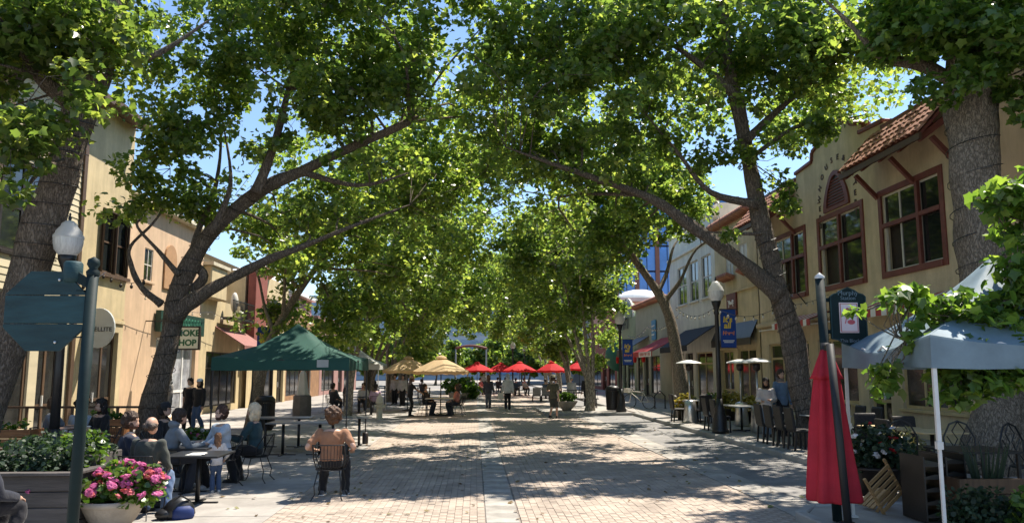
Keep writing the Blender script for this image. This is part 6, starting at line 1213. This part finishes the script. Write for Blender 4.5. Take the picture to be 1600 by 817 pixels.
# passers-by at the smoke shop
person('bearded person in a grey hoodie and pale cap walking past the peach wall', -9.85,24.4,2.6,'stand',top=(.22,.20,.18),bottom=BLK,hood=1,cap=(.5,.5,.55),hair=(.03,.02,.02),beard=(.06,.03,.02),h=1.8,vox=0.0276,stride=.25,jacket=1)
person('person in black with dark hair, left of the pair by the smoke shop', -9.36,25.0,2.9,'stand',top=BLK,bottom=BLK,sleeve='short',hair=(.02,.015,.012),h=1.68,vox=0.0276,stride=.2)
person('person in a black cardigan, jeans and pale blue cap by the smoke shop', -8.98,24.8,2.8,'stand',top=(.016,.016,.018),bottom=JEAN,hair=(.02,.015,.012),style='long',cap=(.42,.52,.62),h=1.66,vox=0.0276,stride=.22,jacket=1)
# the right-hand couple
person('person with long dark hair, white crop top and jeans in the standing couple', 8.1,20.3,2.75,'stand',z=SW,top=(.55,.50,.48),bottom=(.14,.20,.26),hair=(.02,.014,.012),style='long',h=1.6,vox=0.0230,skin='m',jacket=.6,hands=((-.12,.25,1.08),(.15,.24,1.06)))
person('taller person in a blue-grey shirt in the standing couple', 8.62,20.5,3.3,'stand',z=SW,top=(.13,.20,.30),bottom=(.015,.015,.02),hair=(.05,.03,.02),h=1.83,vox=0.0230,sleeve='long')
# walkers up the street
person('walker in a pale grey hooded top and black trousers with back turned', 1.64,36.8,0,'stand',top=(.52,.53,.54),bottom=BLK,hood=1,hair=(.4,.41,.42),style='short',h=1.78,vox=0.0299,stride=.35,face=False,jacket=.8)
person('walker with brown hair in a dark top and grey jeans', .72,38.2,.1,'stand',top=(.05,.05,.065),bottom=(.10,.11,.13),hair=(.12,.06,.035),style='long',h=1.7,vox=0.0322,stride=.3,face=False)
person('walker in a camouflage hat, olive shirt and shorts on the right', 3.2,30.1,-.5,'stand',top=(.075,.07,.045),bottom=(.03,.035,.03),hat=(.14,.13,.08),hair=(.05,.03,.02),sleeve='short',shorts=True,h=1.74,vox=0.0276,stride=.3,skin='l',hands=((-.2,.3,1.1),None))
r = thing('tote_bag', 'pale tote bag carried by the hooded walker', 'bag', (1.3,36.75,.55)); MB().prism([(-.13,0),(.13,0),(.15,.3),(-.15,.3)], (0,.08,0), (0,-.04,0), (1,0,0), (0,0,1)).build('bag_body', M_offw, r, bev=.01); MB().tube([(-.08,0,.3),(-.05,0,.5),(.05,0,.5),(.08,0,.3)], .01, 5).build('handle', M_offw, r)
# server and guests under the tan umbrella
umbrella(-1.45,32.2,0,1.22,2.5,1.92,M_tan,'tan umbrella in full sun over the far left table','tan umbrellas',rot=.2); umbrella(-3.25,36.5,0,1.3,2.55,1.95,M_tan,'half shaded tan umbrella behind the sunny one','tan umbrellas',rot=.5); umbrella(-4.0,43,0,1.3,2.5,1.95,M_tan,'farthest tan umbrella beside the dense left trees','tan umbrellas')
square_table('cafe table under the sunny tan umbrella', -1.5,32.2,0,1.2,.9,.76,M_topl,legs=True)
person('server in black with a hat standing at the tan umbrella table', -2.75,32.0,-1.45,'stand',top=BLK,bottom=BLK,sleeve='short',hat=(.3,.2,.12),hair=(.1,.05,.03),h=1.68,vox=0.0299,lean=.15,hands=((-.05,.5,1.0),(.15,.5,1.0)),skin='m')
seated('diner in a salmon top under the tan umbrella', -.75,32.1,1.5,'black wire chair of the diner in salmon',top=(.5,.18,.13),bottom=DKJ,hair=(.05,.03,.02),style='long',vox=0.0322,sleeve='short')
seated('diner in black under the tan umbrella beside the server', -2.15,32.6,-1.9,'black wire chair beside the server',top=BLK,bottom=DKJ,hair=(.02,.015,.01),vox=0.0345)
seated('diner in grey at the far side of the tan umbrella table', -.7,32.9,1.9,'black wire chair at the far side of the tan umbrella table',top=GREY,bottom=DKJ,hair=(.03,.02,.015),vox=0.0345)
# tables under the green tent
square_table('bare dark table under the green tent, front one', -4.0,17.6,0,1.5,.7,.76,M_top); square_table('bare dark table under the green tent, back left', -4.9,19.4,0,1.5,.7,.76,M_top); square_table('bare dark table under the green tent, back right', -3.3,19.5,0,1.2,.7,.76,M_top)
# terrace beyond the tent, left
square_table('dark cafe table of the guests under the grey-white tent', -5.2,34.3,0,1.2,.8,.76,M_black,legs=True)
seated('guest in a lilac shirt with back turned beside the hydrant', -4.35,33.0,.2,'black wire chair of the guest in lilac',top=(.42,.30,.40),bottom=DKJ,hair=(.02,.015,.01),vox=0.0322,face=False)
seated('guest in charcoal left of the lilac shirt under the white tent', -6.3,33.5,-.6,'black wire chair of the guest in charcoal',top=(.03,.032,.035),bottom=DKJ,hair=(.03,.02,.015),vox=0.0345)
seated('guest in white behind the table under the white tent', -5.2,35.2,pi,'black wire chair behind the white tent table',top=(.5,.5,.5),bottom=DKJ,hair=(.05,.03,.02),vox=0.0345)
seated('guest in teal at the far end of the white tent table', -6.6,35.2,-2.2,'black wire chair at the far end of the white tent table',top=(.05,.2,.24),bottom=DKJ,hair=(.02,.015,.01),vox=0.0345)
for k, (px, Y, c, lb) in enumerate(((620,43,(.5,.5,.52),'white-shirted'),(632,41.5,(.5,.48,.46),'cream-shirted'))):
    person('%s diner standing beyond the left tan umbrellas' % lb, (px-742)*Y/1150, Y, 2.8, 'stand', top=c, bottom=BLK, hair=(.03,.02,.015), vox=0.0391, h=1.72)
for k, (x, y, c, nm, lb) in enumerate(((-6.9,41,(.02,.02,.025),'black','nearest'),(-5.6,42.2,(.06,.07,.10),'slate','second'),(-6.6,45.5,(.25,.05,.05),'dark red','third'),(-5.0,48.5,(.03,.035,.03),'dark green','fourth'),(-3.6,51,(.04,.04,.05),'charcoal','fifth'),(-6.2,54,(.3,.3,.33),'light grey','farthest'))):
    square_table('dark far table on the left, %s beyond the white tent' % lb, x+.1, y+.75, 0, .9,.8,.76,M_black,legs=True,group='far tables')
    seated('seated guest in %s on the left beyond the white tent, %s' % (nm, lb), x, y, .3-.2*k, 'black chair of the guest in %s beyond the white tent' % nm, top=c, bottom=DKJ, hair=(.03,.02,.015), vox=.04, face=False)
# red umbrellas and far guests
RU = 'red patio umbrellas far up the street'
for px, py, Y, R_, lb in ((746,0,60,1.3,'leftmost'),(783,0,64,1.3,'second from the left'),(812,0,58,1.4,'middle, nearest of the row'),(862,0,52,1.05,'lone one right of the tree stems'),(905,0,60,1.2,'partly hidden behind the pale bulb-out tree')):
    x = (px-742)*Y/1150; umbrella(x,Y,0 if x < 6.8 else SW,R_,2.55,1.95,M_red,'red umbrella far up the street, '+lb,RU,rot=px*.1); square_table('dark table under the red umbrella that is '+lb, x, Y, 0 if x < 6.8 else SW, .9,.9,.76,M_black,legs=True,group='far tables')
FC = [((.30,.05,.05),'maroon'),((.45,.12,.10),'brick red'),((.03,.03,.04),'black'),((.30,.32,.36),'grey'),((.04,.07,.12),'navy'),((.5,.46,.4),'cream')]
for k, (px, Y, rz, i, lb) in enumerate(((738,58.5,-.6,0,'at the leftmost red umbrella'),(751,58.8,.9,1,'at the leftmost red umbrella'),(778,62.5,-.5,2,'under the second red umbrella'),(790,62.8,.8,3,'under the second red umbrella'),(806,57,-.4,4,'under the middle red umbrella'),(819,57.2,.7,5,'under the middle red umbrella'),(852,50.8,-.5,4,'at the lone red umbrella'),(868,50.6,.6,2,'at the lone red umbrella'))):
    c, nm = FC[i]; x = (px-742)*Y/1150; seated('seated guest in %s %s' % (nm, lb), x, Y, rz+pi*(k % 2), 'black chair of the guest in %s %s' % (nm, lb), top=c, bottom=DKJ, hair=(.03,.02,.015), vox=0.0517, face=False)
person('pedestrian in dark clothes far off left of the red umbrellas', -.6,64,0,'stand',top=(.05,.06,.08),bottom=DKJ,vox=0.0517,stride=.3,face=False); person('pedestrian in pale top far off past the red umbrellas', .9,72,pi,'stand',top=(.45,.4,.36),bottom=DKJ,vox=0.0575,stride=.3,face=False)
person('person in a pale grey top and cap standing behind the pale bulb-out tree', 5.05,38.5,2.9,'stand',z=0,top=(.38,.38,.38),bottom=NAVY,cap=(.4,.4,.38),hair=(.04,.03,.02),vox=0.0345,h=1.6)
person('person in black by the bench behind the pale bulb-out tree', 5.9,39,3.3,'stand',z=0,top=BLK,bottom=BLK,hair=(.02,.015,.01),vox=0.0345,h=1.72)
# lush planter in the street centre, far
r = thing('street_planter', 'bushy light green planter in the street beyond the tan umbrella', 'planter', (-.95,50.5,0)); MB().lathe([(.7,0),(.85,.45),(.8,.45)], 20).build('tub', M_stone, r, True); foliage(r, [((0,0,.8),(1.1,1.0,.65)),((.5,-.3,.5),(.7,.7,.45))], 150, 16, .2, M_leafp, 51, clr=(.15,.3))
# foot of the right sidewalk: white and tan seats by the lone red umbrella
for k, (px, Y, lb) in enumerate(((838,46,'left'),(852,46.5,'right'))):
    x = (px-742)*Y/1150; r = thing('canvas_seat', 'grey canvas lounge seat under the far right trees, %s one' % lb, 'seat', (x,Y,0), 0, 'grey lounge seats'); MB().box((0,0,.4),(.5,.5,.08)).build('seat', M_top, r, bev=.02); MB().box((0,-.24,.66),(.5,.06,.45)).build('backrest', M_top, r, bev=.02)
    for sx in (-1,1):
        for sy in (-1,1): MB().bar((sx*.24,sy*.24,0),(sx*.24,sy*.24,.36),.04).build('leg', M_black, r)
flush_people()
# ------------------------------------------------------------------ finish
flush_text()
for o in bpy.data.objects:
    if '_used' in o: del o['_used']
